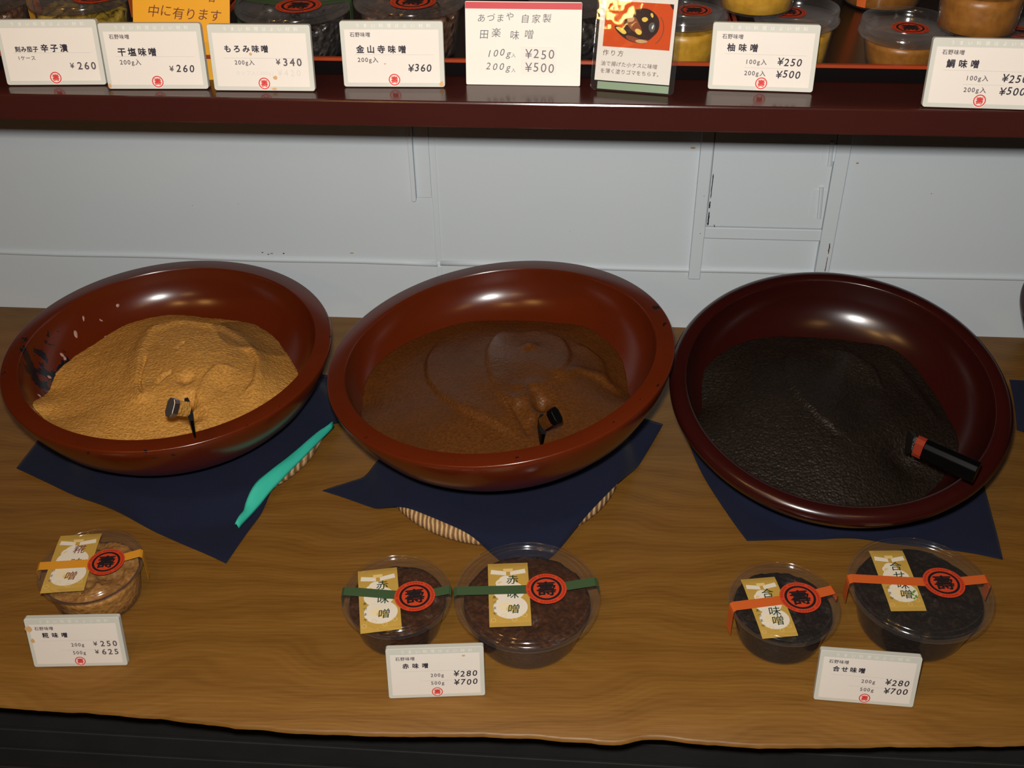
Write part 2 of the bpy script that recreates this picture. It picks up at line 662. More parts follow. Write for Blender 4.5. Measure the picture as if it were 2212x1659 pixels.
# the little framed hatch on the right
ax0, ax1 = wpt(1500, 450)[0], wpt(1526, 450)[0]
az0 = wpt(1500, 597)[1]
mb = MB()
mb.box(ax0, ax1, YW - .008, YW, az0, .36)
struct(mb.build('trim_6', M_WALL, bevel=.001), 'painted upright lath left of the hatch')
bx0, bx1 = wpt(1772, 500)[0], wpt(1802, 500)[0]
mb = MB()
mb.box(bx0, bx1, YW - .011, YW, wpt(1770, 600)[1], .36)
struct(mb.build('trim_7', M_WALL, bevel=.001), 'painted upright lath right of the hatch')
rz0, rz1 = wpt(1640, 511)[1], wpt(1640, 487)[1]
mb = MB()
mb.box(ax1, bx0, YW - .009, YW, rz0, rz1)
struct(mb.build('trim_8', M_WALL, bevel=.0012), 'painted cross rail under the hatch')
hatch = thing('door_1', None, None)
del hatch['label'], hatch['category']
struct(hatch, 'small painted hatch door in the wall')
mb = MB()
mb.box(ax1 + .0012, bx0 - .0004, YW - .0075, YW, rz1 + .0008, .36)
struct(mb.build('hatch_panel', M_WALL, hatch, bevel=.0012))
for (hx, hy0, hy1) in ((1806, 300, 352), (1783, 398, 465)):
    mb = MB()
    pa, pb = wpt(hx, hy0), wpt(hx - 6, hy1)
    mb.tube([(pa[0] - .006, YW - .0082, pa[1]), (pb[0] - .006, YW - .0082, pb[1])], .0028, 8)
    mb.box(pa[0] - .016, pa[0] + .0015, YW - .0082, YW - .0055, pb[1] + .006, pa[1] - .004)
    struct(mb.build('hinge', M_WALL, hatch, smooth=True, angle=40))
# dark open cracks and paint chips
mb = MB()
rnd = random.Random(3)


def crack(px0, px1, w, yo):
    a, b = wpt(*px0), wpt(*px1)
    n = 9
    L, Rr = [], []
    for i in range(n + 1):
        t = i / n
        ww = w * (.5 + .8 * abs(noise.noise((t * 5 + px0[0], 0, 0)))) * (0.3 if i in (0, n) else 1)
        xx = a[0] + (b[0] - a[0]) * t + noise.noise((t * 4, px0[1], 1)) * w * .5
        zz = a[1] + (b[1] - a[1]) * t
        L.append((xx - ww, YW - yo, zz)); Rr.append((xx + ww, YW - yo, zz))
    vs = L + Rr
    fs = [(i, i + 1, n + 2 + i, n + 1 + i) for i in range(n)]
    mb.add(vs, fs)


for a, b, w in (((1540, 368), (1534, 422), .0009), ((1533, 428), (1531, 443), .0011), ((1531, 450), (1528, 480), .0012), ((1541, 478), (1543, 484), .0008)):
    crack(a, b, w, .0092)
struct(mb.build('crack', M_CRACK, hatch))
mb = MB()
for a, b, w in (((1790, 516), (1786, 540), .0010), ((1785, 545), (1779, 578), .0008)):
    crack(a, b, w, .0116)


def blot(x, y, r, mi, yo=.0006, k=7, sx=1.3):
    c = wpt(x, y)
    ph = x * .37
    mb.add([(c[0] + r * sx * math.cos(6.283 * i / k) * (.7 + .5 * abs(noise.noise((i, ph, 0)))), YW - yo, c[1] + r * math.sin(6.283 * i / k) * (.6 + .6 * abs(noise.noise((ph, i, 3))))) for i in range(k)], [tuple(range(k))], None, mi)


for x, y, r, mi, yo, sx in ((567, 545, .0012, 0, .0006, 1.5), (580, 549, .001, 0, .0006, 1.8), (587, 547, .0014, 1, .0006, 2.2), (613, 547, .0015, 0, .0006, 1.3),
                            (1497, 319, .0022, 1, .0006, 2.2), (1852, 352, .0020, 1, .0006, 1.3), (760, 546, .0013, 1, .0006, 3), (416, 443, .0007, 1, .0006, 2), (424, 441, .0006, 1, .0006, .6),
                            (2012, 418, .0008, 0, .0006, 1), (1512, 498, .0009, 0, .0086, 1), (1520, 417, .0007, 0, .0086, 1), (1231, 499, .0010, 1, .0006, .4), (515, 440, .0007, 1, .0006, 1.2)):
    blot(x, y, r, mi, yo, sx=sx)
o = mb.build('trim_9', [M_CHIP, M_CHIPTAN])
struct(o, 'scattered paint chips on the wall')

# ------------------------------------------------------------------ table
tbl = thing('table', 'wooden counter table with a wavy live front edge carrying the three big bowls', 'table')
edge_px = [(-260, 1520), (-120, 1523), (0, 1529), (110, 1537), (240, 1545), (360, 1556), (480, 1570), (560, 1578), (640, 1585), (740, 1589), (850, 1592), (960, 1592), (1060, 1593),
           (1160, 1597), (1240, 1604), (1300, 1609), (1340, 1609), (1365, 1604), (1390, 1598), (1420, 1598), (1480, 1605), (1560, 1612), (1640, 1617), (1760, 1617), (1900, 1615), (2060, 1614), (2212, 1612), (2360, 1608), (2520, 1602)]
fe = [on_z(x, y, -.004) for x, y in edge_px]
fe = [np.array([-2.0, .62, -.004])] + fe + [np.array([2.0, .66, -.004])]
# resample densely
fx = np.array([p[0] for p in fe]); fy = np.array([p[1] for p in fe])
xs_ = np.concatenate([np.linspace(-2.0, -.7, 8)[:-1], np.linspace(-.7, .62, 200), np.linspace(.62, 2.0, 8)[1:]])
rows = []
prof = [(.0, -.055, .075), (.0, -.040, .050), (.0, -.022, .024), (.0, -.010, .007), (.0, -.004, .0), (.0, -.0012, .0010), (.0, -.0, .0028)]
mb = MB()
n = len(xs_)
vs, fs = [], []
ys_back = [.72, .85, 1.0, 1.15, YW]
cols = len(prof) + len(ys_back)
for x in xs_:
    y = float(np.interp(x, fx, fy)) + .0012 * noise.noise((x * 40, 0, 0)) + .0006 * noise.noise((x * 110, 2, 0))
    k = noise.noise((x * 9, 5, 1)) * .004
    for (_, z, dy) in prof:
        vs.append((x, y + dy + (k if z < -.01 else 0), z))
    for yb in ys_back:
        vs.append((x, yb, 0.0))
for i in range(n - 1):
    for j in range(cols - 1):
        fs.append((i * cols + j, (i + 1) * cols + j, (i + 1) * cols + j + 1, i * cols + j + 1))
# underside and back
nb = len(vs)
for x in xs_:
    vs.append((x, YW, -.055))
for i in range(n - 1):
    fs.append((i * cols + cols - 1, (i + 1) * cols + cols - 1, nb + i + 1, nb + i))
    fs.append((nb + i, nb + i + 1, (i + 1) * cols, i * cols))
mb.add(vs, fs)
top = mb.build('table_top', M_WOOD, tbl, smooth=True, angle=60)
# bark-coloured hollow where the edge was chipped
mb = MB()
mb.box(-2.0, 2.0, .70, .74, -.758, -.056)
for i in range(18):
    zz = -.10 - i * .035
    mb.box(-2.0, 2.0, .699, .701, zz, zz + .030)
mb.build('base_panel', M_DARK, tbl, bevel=.002)

# ------------------------------------------------------------------ shelf and trays
ZS = .4896
mb = MB()
mb.box(-2.0, 2.0, .92, YW - .002, .4652, ZS)
shelf = tag(mb.build('wall_shelf', M_SHELF, bevel=.0018), 'glossy maroon shelf board across the wall above the bowls', 'shelf')


def tray(x0, x1, label):
    t = thing('serving_tray', label, 'tray', ((x0 + x1) / 2, 1.1335, ZS), group='lacquer trays on the shelf')
    w, d, hgt = (x1 - x0) / 2, .1665, .0205
    mb = MB()
    outer = [(w - .010, d - .010), (w - .006, d - .006), (w, d)]
    zz = [0.0, .006, hgt]
    rings_ = []

    def rect(hw, hd, z, r=.012):
        pts = []
        for sx, sy, a0 in ((1, 1, 0), (-1, 1, 90), (-1, -1, 180), (1, -1, 270)):
            for k in range(5):
                a = math.radians(a0 + k * 22.5)
                pts.append((sx * (hw - r) + r * math.cos(a), sy * (hd - r) + r * math.sin(a), z))
        return pts
    loops = [rect(w - .016, d - .016, 0), rect(w - .012, d - .012, .001), rect(w - .004, d - .004, .012), rect(w, d, hgt), rect(w - .0022, d - .0022, hgt), rect(w - .012, d - .012, .0055), rect(w - .018, d - .018, .0035)]
    m = len(loops[0])
    vs = [p for lp in loops for p in lp]
    fs = [tuple(range(m))[::-1], tuple((len(loops) - 1) * m + k for k in range(m))]
    for i in range(len(loops) - 1):
        for k in range(m):
            k2 = (k + 1) % m
            fs.append((i * m + k, i * m + k2, (i + 1) * m + k2, (i + 1) * m + k))
    mb.add(vs, fs)
    mb.build('tray_body', M_BLACK, t, smooth=True, angle=35)
    mb = MB()
    lp = [rect(w + .0004, d + .0004, hgt - .0022), rect(w + .0006, d + .0006, hgt + .0008), rect(w - .0030, d - .0030, hgt + .0008), rect(w - .0036, d - .0036, hgt - .0030)]
    vs = [p for l_ in lp for p in l_]
    fs = []
    for i in range(4):
        i2 = (i + 1) % 4
        for k in range(m):
            k2 = (k + 1) % m
            fs.append((i * m + k, i * m + k2, i2 * m + k2, i2 * m + k))
    mb.add(vs, fs)
    mb.build('tray_rim', M_RED, t, smooth=True, angle=35)
    return t


tray(-.83, -.381, 'black lacquer tray at the left end of the shelf, mostly hidden by price cards')
tray(-.375, .128, 'black lacquer tray with red rim running behind the middle cards')
tray(.1315, .60, 'black lacquer tray with red rim under the orange miso cups at the right')
ZT = ZS + .0037

# ------------------------------------------------------------------ price cards
CW, CH, CT = .0915, .0575, .006


def seal_mark(parent, u, v, r, off, rot=None):
    mb = MB()
    ring(mb, u, v, r * .82, r, off, mi=0)
    vs, fs = glyph('\u58fd', .022)
    sz = r * 1.25
    mb.add([(u + a * sz, -off + c_ * sz, v + (b - .38) * sz) for a, b, c_ in vs], fs)
    disc(mb, u, v, r * 1.12, off - .00012, mi=1)
    return mb.build('seal_mark', [M_STAMP, M_CARDFACE], parent)


def base_card(name, label, pl, pr, z0, lean, group, ztop_frac=1.0, h=CH, w=CW, t=CT, face=None, yaw_add=0.0):
    a, b = on_z(*pl, z0), on_z(*pr, z0)
    yaw = math.atan2(b[1] - a[1], b[0] - a[0]) + yaw_add
    c = (a + b) / 2
    fwd = np.array([-math.sin(yaw), math.cos(yaw), 0])
    la = math.radians(lean)
    loc = c + fwd * t * math.cos(la)
    th = thing(name, label, 'price card', (loc[0], loc[1], z0), (-la, 0, yaw), group)
    return th


def rrect(x0, x1, z0, z1, r, k=4):
    pts = []
    for cx, cz, a0 in ((x1 - r, z1 - r, 0), (x0 + r, z1 - r, 90), (x0 + r, z0 + r, 180), (x1 - r, z0 + r, 270)):
        for i in range(k + 1):
            an = math.radians(a0 + 90 * i / k)
            pts.append((cx + r * math.cos(an), cz + r * math.sin(an)))
    return pts


def price_card(label, pl, pr, z0, lean, items, group, brand=True, stains=()):
    """items: list of (kind, text, u, v, size, pitch); u, v are fractions of the face from its top-left corner"""
    th = base_card('price_card', label, pl, pr, z0, lean, group)
    lift = CT * math.sin(math.radians(lean)) * 0
    U = lambda f: (f - .5) * CW
    V = lambda f: (1 - f) * CH
    mb = MB()
    mb.slab(rrect(-CW / 2, CW / 2, 0, CH, .0022), -CT, 0)
    mb.build('card_board', M_CARDEDGE, th, bevel=.0004)
    mb = MB()
    mb.slab([(U(.042), V(.935)), (U(.955), V(.935)), (U(.955), V(.125)), (U(.042), V(.125))], -CT - .00018, -CT)
    mb.build('paper_face', M_CARDFACE, th)
    off = CT + .0003
    mb = MB()
    put_text(mb, '\u3046\u307e\u3044\u6599\u7406\u306f\u3088\u3044\u6750\u6599', U(.135), V(.065), .0038, pitch=.0070, off=CT + .0002)
    mb.build('heading', M_HEAD, th)
    if brand:
        mb = MB()
        put_text(mb, '\u77f3\u91ce\u5473\u564c', U(.092), V(.20), .0044, off=off, bold=.018)
        mb.build('maker_line', M_SERIF, th)
    groups = {}
    for it in items:
        kind, s, u, v, size, pitch = it
        groups.setdefault(kind, MB())
        m_ = groups[kind]
        bold = {'title': .034, 'weight': .016, 'price': .022, 'hand': .014, 'faint': .0}[kind]
        sh = .12 if kind == 'hand' else 0
        put_text(m_, s, U(u), V(v), size, pitch, bold, sh, None, 0, off, .12 if kind == 'hand' else 0)
    names = {'title': ('product_name', M_INK), 'weight': ('weight_text', M_SERIF), 'price': ('price_text', M_SERIF), 'hand': ('price_text', M_INK), 'faint': ('faded_line', M_FAINT)}
    for kind, m_ in groups.items():
        m_.build(names[kind][0], names[kind][1], th)
    mb = MB()
    for v in ([.50] if len([i for i in items if i[0] == 'weight']) < 2 else [.455, .655]):
        mb.box(U(.13 if v < .6 else .33), U(.90 if v < .6 else .70), -off, -off + .0001, V(v) - .00012, V(v) + .00012)
    mb.build('ruled_line', M_RULE, th)
    seal_mark(th, U(.505), V(.885), .0052, CT + .0004)
    if stains:
        for (u, v, r, sx) in stains:
            mb = MB()
            k = 14
            poly(mb, [(U(u) + r * sx * math.cos(6.283 * i / k) * (.75 + .4 * noise.noise((i * .9, u * 7, 0))), V(v) + r * math.sin(6.283 * i / k) * (.75 + .4 * noise.noise((i * .8, v * 7, 2)))) for i in range(k)], CT + .00025)
            mb.build('stain', M_STAIN, th)
    # a short strut at the back keeps it leaning
    mb = MB()
    la = math.radians(lean)
    mb.slab([(-.006, .032), (.006, .032), (.006, .036), (-.006, .036)], 0, .001)
    zt, yb = .034, .0005
    # strut foot reaches the surface: in card-local axes the ground line is z = y * tan(lean)
    yf = .020
    zf = yf * math.tan(la) + .0004
    mb.add([(-.006, yb, zt), (.006, yb, zt), (.006, yf, zf), (-.006, yf, zf), (-.006, yb + .0012, zt + .001), (.006, yb + .0012, zt + .001), (.006, yf + .0012, zf), (-.006, yf + .0012, zf)],
           [(0, 1, 2, 3), (4, 7, 6, 5), (0, 4, 5, 1), (1, 5, 6, 2), (2, 6, 7, 3), (3, 7, 4, 0)])
    mb.build('strut', M_CARDEDGE, th)
    return th


GS = 'price cards along the shelf'
YEN = '\u00a5'
NYU = '\u5165'
MISO = '\u5473\u564c'
TL = .0066
price_card('cream price card at the far left of the shelf, eggplant pickle, 260 yen', (17, 186), (230, 185), ZS, 9,
           [('title', '\u523b\u307f\u8304\u5b50', .15, .445, .0052, .0054), ('title', '\u8f9b\u5b50\u6f2c', .40, .43, .0072, .0088),
            ('weight', '1\u30b1\u30fc\u30b9', .16, .58, .0044, None), ('price', YEN, .67, .70, .0064, None), ('price', '260', .735, .70, .0092, .0062)], GS, brand=False)
price_card('price card with a brown-stained lower left corner in front of the yellow note', (233, 194), (453, 194), ZS, 8,
           [('title', '\u5e72\u5869' + MISO, .145, .43, .0076, .0092), ('weight', '200g' + NYU, .155, .585, .0056, None), ('price', YEN, .64, .685, .0066, None), ('hand', '260', .70, .68, .0090, .0060)], GS,
           stains=((.02, .95, .0028, .7),))
price_card('price card with a faded second price line under 340 yen', (461, 197), (684, 199), ZS, 8,
           [('title', '\u3082\u308d\u307f' + MISO, .135, .36, .0068, .0083), ('weight', '200g' + NYU, .23, .565, .0052, None), ('price', YEN, .64, .555, .0068, None), ('price', '340', .70, .555, .0092, .0062),
            ('faint', '\u30ab\u30c3\u30d7' + NYU + '(200g)', .23, .725, .0044, None), ('faint', YEN + '420', .64, .72, .0078, .0056)], GS, brand=False,
           stains=((.40, .44, .0018, 1), (.62, .80, .0022, 1.3), (.60, .97, .0014, 2.2)))
price_card('price card with 360 yen in pen and a stained lower right corner', (738, 189), (967, 190), ZS, 7,
           [('title', '\u91d1\u5c71\u5bfa' + MISO, .135, .42, .0072, .0094), ('weight', '200g' + NYU, .15, .58, .0054, None), ('hand', YEN + '360', .645, .70, .0092, .0054)], GS,
           stains=((.97, .95, .0030, .9), (.42, .64, .0008, 1.6)))
price_card('tilted price card in front of the yellow miso cups, 250 and 500 yen', (1526, 194), (1757, 202), ZS, 8,
           [('title', '\u67da' + MISO, .135, .36, .0072, .0098), ('weight', '100g' + NYU, .33, .565, .0054, None), ('weight', '200g' + NYU, .33, .735, .0054, None),
            ('hand', YEN + '250', .635, .555, .0090, .0054), ('hand', YEN + '500', .635, .735, .0090, .0054)], GS)
price_card('price card at the far right of the shelf, cut off by the photo edge', (1996, 233), (2226, 240), ZS, 9,
           [('title', '\u9bdb' + MISO, .135, .36, .0072, .0098), ('weight', '100g' + NYU, .34, .56, .0054, None), ('weight', '200g' + NYU, .34, .73, .0054, None),
            ('hand', YEN + '250', .665, .555, .0090, .0054), ('hand', YEN + '500', .665, .735, .0090, .0054)], GS)
GT = 'price cards on the table'
price_card('stained price card in front of the lone tan miso cup on the table', (80, 1443), (272, 1439), 0, 12,
           [('title', '\u7cc0' + MISO, .145, .34, .0062, .0092), ('weight', '200g', .44, .545, .0054, None), ('weight', '500g', .44, .71, .0054, None),
            ('price', YEN, .68, .53, .0066, None), ('price', '250', .745, .53, .0088, .0060), ('price', YEN, .68, .70, .0066, None), ('price', '625', .745, .70, .0088, .0060)], GT,
           stains=((.035, .20, .0046, .9), (.05, .45, .0034, .7)))
price_card('price card between the two green-taped miso cups on the table', (840, 1511), (1049, 1504), 0, 12,
           [('title', '\u8d64' + MISO, .145, .345, .0062, .0092), ('weight', '200g', .44, .545, .0054, None), ('weight', '500g', .44, .705, .0054, None),
            ('hand', YEN + '280', .68, .53, .0092, .0058), ('hand', YEN + '700', .68, .70, .0092, .0058)], GT, stains=((.79, .17, .0014, 1.5),))
price_card('price card below the two orange-taped dark miso cups on the table', (1760, 1513), (1968, 1530), 0, 12,
           [('title', '\u5408\u305b' + MISO, .135, .34, .0064, .0078), ('weight', '200g', .44, .545, .0054, None), ('weight', '500g', .44, .71, .0054, None),
            ('hand', YEN + '280', .68, .53, .0092, .0056), ('hand', YEN + '700', .68, .70, .0092, .0056)], GT)

# the taller handwritten card with a red band
w2, h2, t2 = .1030, .0720, .0018
th = base_card('price_card', 'white handwritten price card with a red band along its top', (1007, 183), (1253, 187), ZS, 10, None, t=t2)
mb = MB()
mb.slab(rrect(-w2 / 2, w2 / 2, 0, h2, .0012), -t2, 0)
mb.build('card_board', M_CARDWHITE, th, bevel=.0002)
mb = MB()
mb.slab([(-w2 / 2 + .0002, h2 - .0062), (w2 / 2 - .0002, h2 - .0062), (w2 / 2 - .0002, h2 - .0006), (-w2 / 2 + .0002, h2 - .0006)], -t2 - .0002, -t2 + .0002)
mb.build('red_band', M_BAND, th)
U2 = lambda f: (f - .5) * w2
V2 = lambda f: (1 - f) * h2
mb = MB()
put_text(mb, '\u3042\u3065\u307e\u3084', U2(.10), V2(.185), .0076, .0084, -.004, .12, None, 0, t2 + .0003, .3)
put_text(mb, '\u81ea\u5bb6\u88fd', U2(.47), V2(.19), .0080, .0096, -.004, .12, None, 0, t2 + .0003, .3)
put_text(mb, '\u7530\u697d', U2(.11), V2(.375), .0086, .0108, -.002, .10, None, 0, t2 + .0003, .3)
put_text(mb, MISO, U2(.365), V2(.38), .0086, .0128, -.002, .10, None, 0, t2 + .0003, .3)
put_text(mb, '100g', U2(.18), V2(.605), .0086, .0058, -.004, .25, None, 0, t2 + .0003, .2)
put_text(mb, NYU, U2(.395), V2(.635), .0042, None, 0, .1, None, 0, t2 + .0003)
put_text(mb, '200g', U2(.17), V2(.775), .0086, .0060, -.004, .25, None, 0, t2 + .0003, .2)
put_text(mb, NYU, U2(.395), V2(.815), .0042, None, 0, .1, None, 0, t2 + .0003)
put_text(mb, YEN + '250', U2(.515), V2(.615), .0112, .0068, -.002, .06, None, 0, t2 + .0005, .1)
put_text(mb, YEN + '500', U2(.515), V2(.775), .0112, .0068, -.002, .06, None, 0, t2 + .0005, .1)
mb.build('handwriting', M_PEN, th)
mb = MB()
mb.slab([(U2(.48), V2(.86)), (U2(.79), V2(.86)), (U2(.79), V2(.53)), (U2(.48), V2(.53))], -t2 - .0004, -t2)
mb.build('price_patch', M_CARDFACE, th)
mb = MB()
la = math.radians(10)
yf = .026
zf = yf * math.tan(la) + .0004
mb.add([(-.008, .0004, .045), (.008, .0004, .045), (.008, yf, zf), (-.008, yf, zf), (-.008, .0014, .046), (.008, .0014, .046), (.008, yf + .0012, zf), (-.008, yf + .0012, zf)],
       [(0, 1, 2, 3), (4, 7, 6, 5), (0, 4, 5, 1), (1, 5, 6, 2), (2, 6, 7, 3), (3, 7, 4, 0)])
mb.build('strut', M_CARDWHITE, th)

# laminated recipe card with a food photograph
pa, pb = on_z(1277, 194, ZS), on_z(1452, 208, ZS)
yaw = math.atan2(pb[1] - pa[1], pb[0] - pa[0])
c = (pa + pb) / 2
lean = math.radians(20)
th = thing('recipe_card', 'laminated recipe card with a food photograph, shining beside the red-banded card', 'card', (c[0] - math.sin(yaw) * .0015, c[1] + math.cos(yaw) * .0015, ZS), (-lean, 0, yaw))
wl, hl = .0745, .112
mb = MB()
mb.slab(rrect(-wl / 2, wl / 2, 0, hl, .004), -.0024, -.0001)
mb.build('laminate', M_SLEEVE, th)

wp0, wp1, hp0, hp1 = -wl / 2 + .0030, wl / 2 - .0048, .0085, hl - .004
mb = MB()
mb.slab([(wp0, hp0), (wp1, hp0), (wp1, hp1), (wp0, hp1)], -.0009, -.0004)
mb.build('paper_face', M_CARDFACE, th)
mb = MB()
mb.slab([(wp0 + .003, .0012), (wp1, .0012), (wp1, .0075), (wp0 + .003, .0075)], -.0009, -.0004)
mb.build('fold_strip', M_SLEEVEFOOT, th)
UL = lambda f: wp0 + f * (wp1 - wp0)
ZP = lambda f: hp0 + f * .0795        # 0 = lower paper edge, 1 = photo top edge line
mb = MB()
of = .00125
x0, x1, z0_, z1_ = UL(.07), UL(.955), ZP(.365), ZP(.848)
poly(mb, [(x0, z0_), (x1, z0_), (x1, z1_), (x0, z1_)], of, mi=0)
PX = lambda f: x0 + f * (x1 - x0)
PZ = lambda f: z1_ - f * (z1_ - z0_)


def patch(pts, mi, o_):
    for _ in range(2):          # round the corners of the printed shapes
        q = []
        for (a0_, b0_), (a1_, b1_) in zip(pts, pts[1:] + pts[:1]):
            q += [(a0_ * .75 + a1_ * .25, b0_ * .75 + b1_ * .25), (a0_ * .25 + a1_ * .75, b0_ * .25 + b1_ * .75)]
        pts = q
    poly(mb, [(PX(a), PZ(b)) for a, b in pts], o_, mi=mi)


patch([(.30, .62), (.28, .45), (.33, .30), (.42, .18), (.52, .12), (.64, .13), (.74, .22), (.80, .33), (.82, .48), (.80, .62), (.74, .72), (.69, .80), (.58, .88), (.46, .88), (.34, .82), (.22, .70), (.15, .58), (.16, .53), (.24, .55)], 1, of + .00006)
patch([(.32, .46), (.36, .34), (.44, .30), (.50, .42), (.55, .55), (.58, .66), (.50, .68), (.40, .60)], 2, of + .0001)
patch([(.33, .72), (.44, .74), (.55, .80), (.66, .79), (.69, .84), (.58, .90), (.45, .86), (.34, .80)], 2, of + .0001)
patch([(.16, .57), (.22, .55), (.30, .60), (.35, .68), (.30, .72), (.22, .64)], 3, of + .00014)
patch([(.45, .60), (.50, .56), (.57, .62), (.56, .70), (.50, .70)], 3, of + .00014)
patch([(.54, .34), (.60, .30), (.65, .35), (.61, .42), (.56, .41)], 3, of + .00014)
patch([(.66, .24), (.69, .20), (.72, .28), (.70, .33)], 3, of + .00014)
patch([(.32, .40), (.36, .30), (.43, .32), (.44, .40), (.37, .45)], 4, of + .00014)
patch([(.46, .84), (.55, .79), (.66, .82), (.67, .85), (.56, .89)], 4, of + .00014)
patch([(.66, .45), (.72, .40), (.76, .48), (.75, .60), (.70, .64), (.66, .56)], 5, of + .00014)
patch([(.70, .52), (.73, .45), (.735, .50), (.715, .58)], 6, of + .00018)
ring_pts = [(.92 * math.cos(a), math.sin(a)) for a in np.linspace(-.9, 1.0, 14)]
outer_ = [(.62 + .27 * math.cos(a), .55 + .42 * math.sin(a)) for a in np.linspace(-.7, .9, 14)]
inner_ = [(.62 + .255 * math.cos(a), .55 + .40 * math.sin(a)) for a in np.linspace(.9, -.7, 14)]
patch(outer_ + inner_, 7, of + .00008)
patch([(.93, 0), (1, 0), (1, .14), (.96, .06)], 1, of + .00008)
mb.build('food_photo', [M_ORANGEDISH, M_PRINTDK, M_PRINTBR, M_PRINTYE, M_PRINTCR, M_SEALBLK, M_HEAD, M_PRINTBR], th)
mb = MB()
put_text(mb, '\u30b3\u30af\u3082\u8db3\u3059\u4e00\u54c1', UL(.36), ZP(.920), .0048, .0056, .0, .06, None, 0, of)
mb.build('recipe_text', M_BROWNINK, th)
mb = MB()
put_text(mb, '\u4f5c\u308a\u65b9', UL(.07), ZP(.30), .0054, .0066, .004, .06, None, 0, of)
mb.build('recipe_text', M_BROWNINK, th)
mb = MB()
put_text(mb, '\u6cb9\u3067\u63da\u3052\u305f\u5c0f\u30ca\u30b9\u306b\u5473\u564c', UL(.065), ZP(.185), .0044, .0046, .002, .06, None, 0, of)
mb.build('recipe_text', M_BROWNINK, th)
mb = MB()
put_text(mb, '\u3092\u8584\u304f\u5857\u308a\u30b4\u30de\u3092\u3061\u3089\u3059\u3002', UL(.065), ZP(.105), .0044, .0046, .002, .06, None, 0, of)
mb.build('recipe_text', M_BROWNINK, th)
mb = MB()
yf = .034
zf = yf * math.tan(lean) + .0004
mb.add([(-.012, .0002, .070), (.012, .0002, .070), (.012, yf, zf), (-.012, yf, zf), (-.012, .0010, .071), (.012, .0010, .071), (.012, yf + .001, zf), (-.012, yf + .001, zf)],
       [(0, 1, 2, 3), (4, 7, 6, 5), (0, 4, 5, 1), (1, 5, 6, 2), (2, 6, 7, 3), (3, 7, 4, 0)])
mb.build('strut', M_CARDFACE, th)

# yellow handwritten note leaning behind the cards
pa, pb = on_z(276, 112, ZS + .002), on_z(478, 108, ZS + .002)
pa, pb = on_y(280, 108, .962), on_y(484, 104, .962)
c = (pa + pb) / 2
yaw = 0.03
wn, hn = .088, .105
th = thing('paper_note', 'orange-yellow handwritten note leaning behind the price cards', 'note', (c[0], .962, ZS + .0002), (math.radians(-16), math.radians(5), yaw))
mb = MB()
mb.slab([(-wn / 2, .002), (wn / 2, .002), (wn / 2, hn), (-wn / 2, hn)], -.0004, 0)
note = mb.build('note_sheet', M_YELLOW, th)
mb = MB()
put_text(mb, '\u4e2d\u306b\u6709\u308a\u307e\u3059', -wn / 2 + .0135, .0590, .0112, .0112, -.002, .18, None, 0, .0007, .35)
put_text(mb, '\u5e72\u5869\u5473\u564c', -wn / 2 + .0185, .0755, .0112, .0150, -.002, .18, None, 0, .0007, .35)
mb.build('handwriting', M_BROWNINK, th)


# ------------------------------------------------------------------ cups of miso
def seal_sticker(parent, M, R=.020):
    """red round seal: local plane (x, z) facing -Y, mapped by M"""
    mb = MB()
    disc(mb, 0, 0, R, 0, M, 0, 48)
    ring(mb, 0, 0, R * .64, R * .76, .00008, M, 1, 48)
    vs, fs = glyph('\u58fd', .024)
    sz = R * .98
    mb.add([(a * sz * 1.02, -.00008 + c_ * sz, (b - .38) * sz) for a, b, c_ in vs], fs, M, 1)
    for k in range(40):
        a = 2 * math.pi * k / 40
        if k % 7 == 6:
            continue
        r0, r1, da = R * .84, R * .93, .055
        mb.add([(r * math.cos(a + s) , -.00008, r * math.sin(a + s)) for r, s in ((r0, -da), (r1, -da), (r1, da), (r0, da))], [(0, 1, 2, 3)], M, 2)
    return mb.build('round_seal', [M_SEALRED, M_SEALBLK, M_SEALDARK], parent)


def flat_M(center, up, zoff):
    """matrix that lays the (x, z) drawing plane face-up: drawing z -> up direction, drawing -Y -> +Z"""
    u = Vector((up[0], up[1], 0)).normalized()
    r = Vector((u.y, -u.x, 0))
    m = Matrix.Identity(4)
    for i in range(3):
        m[i][0], m[i][1], m[i][2], m[i][3] = r[i], (0, 0, -1)[i], u[i], (center[0], center[1], zoff)[i]
    return m


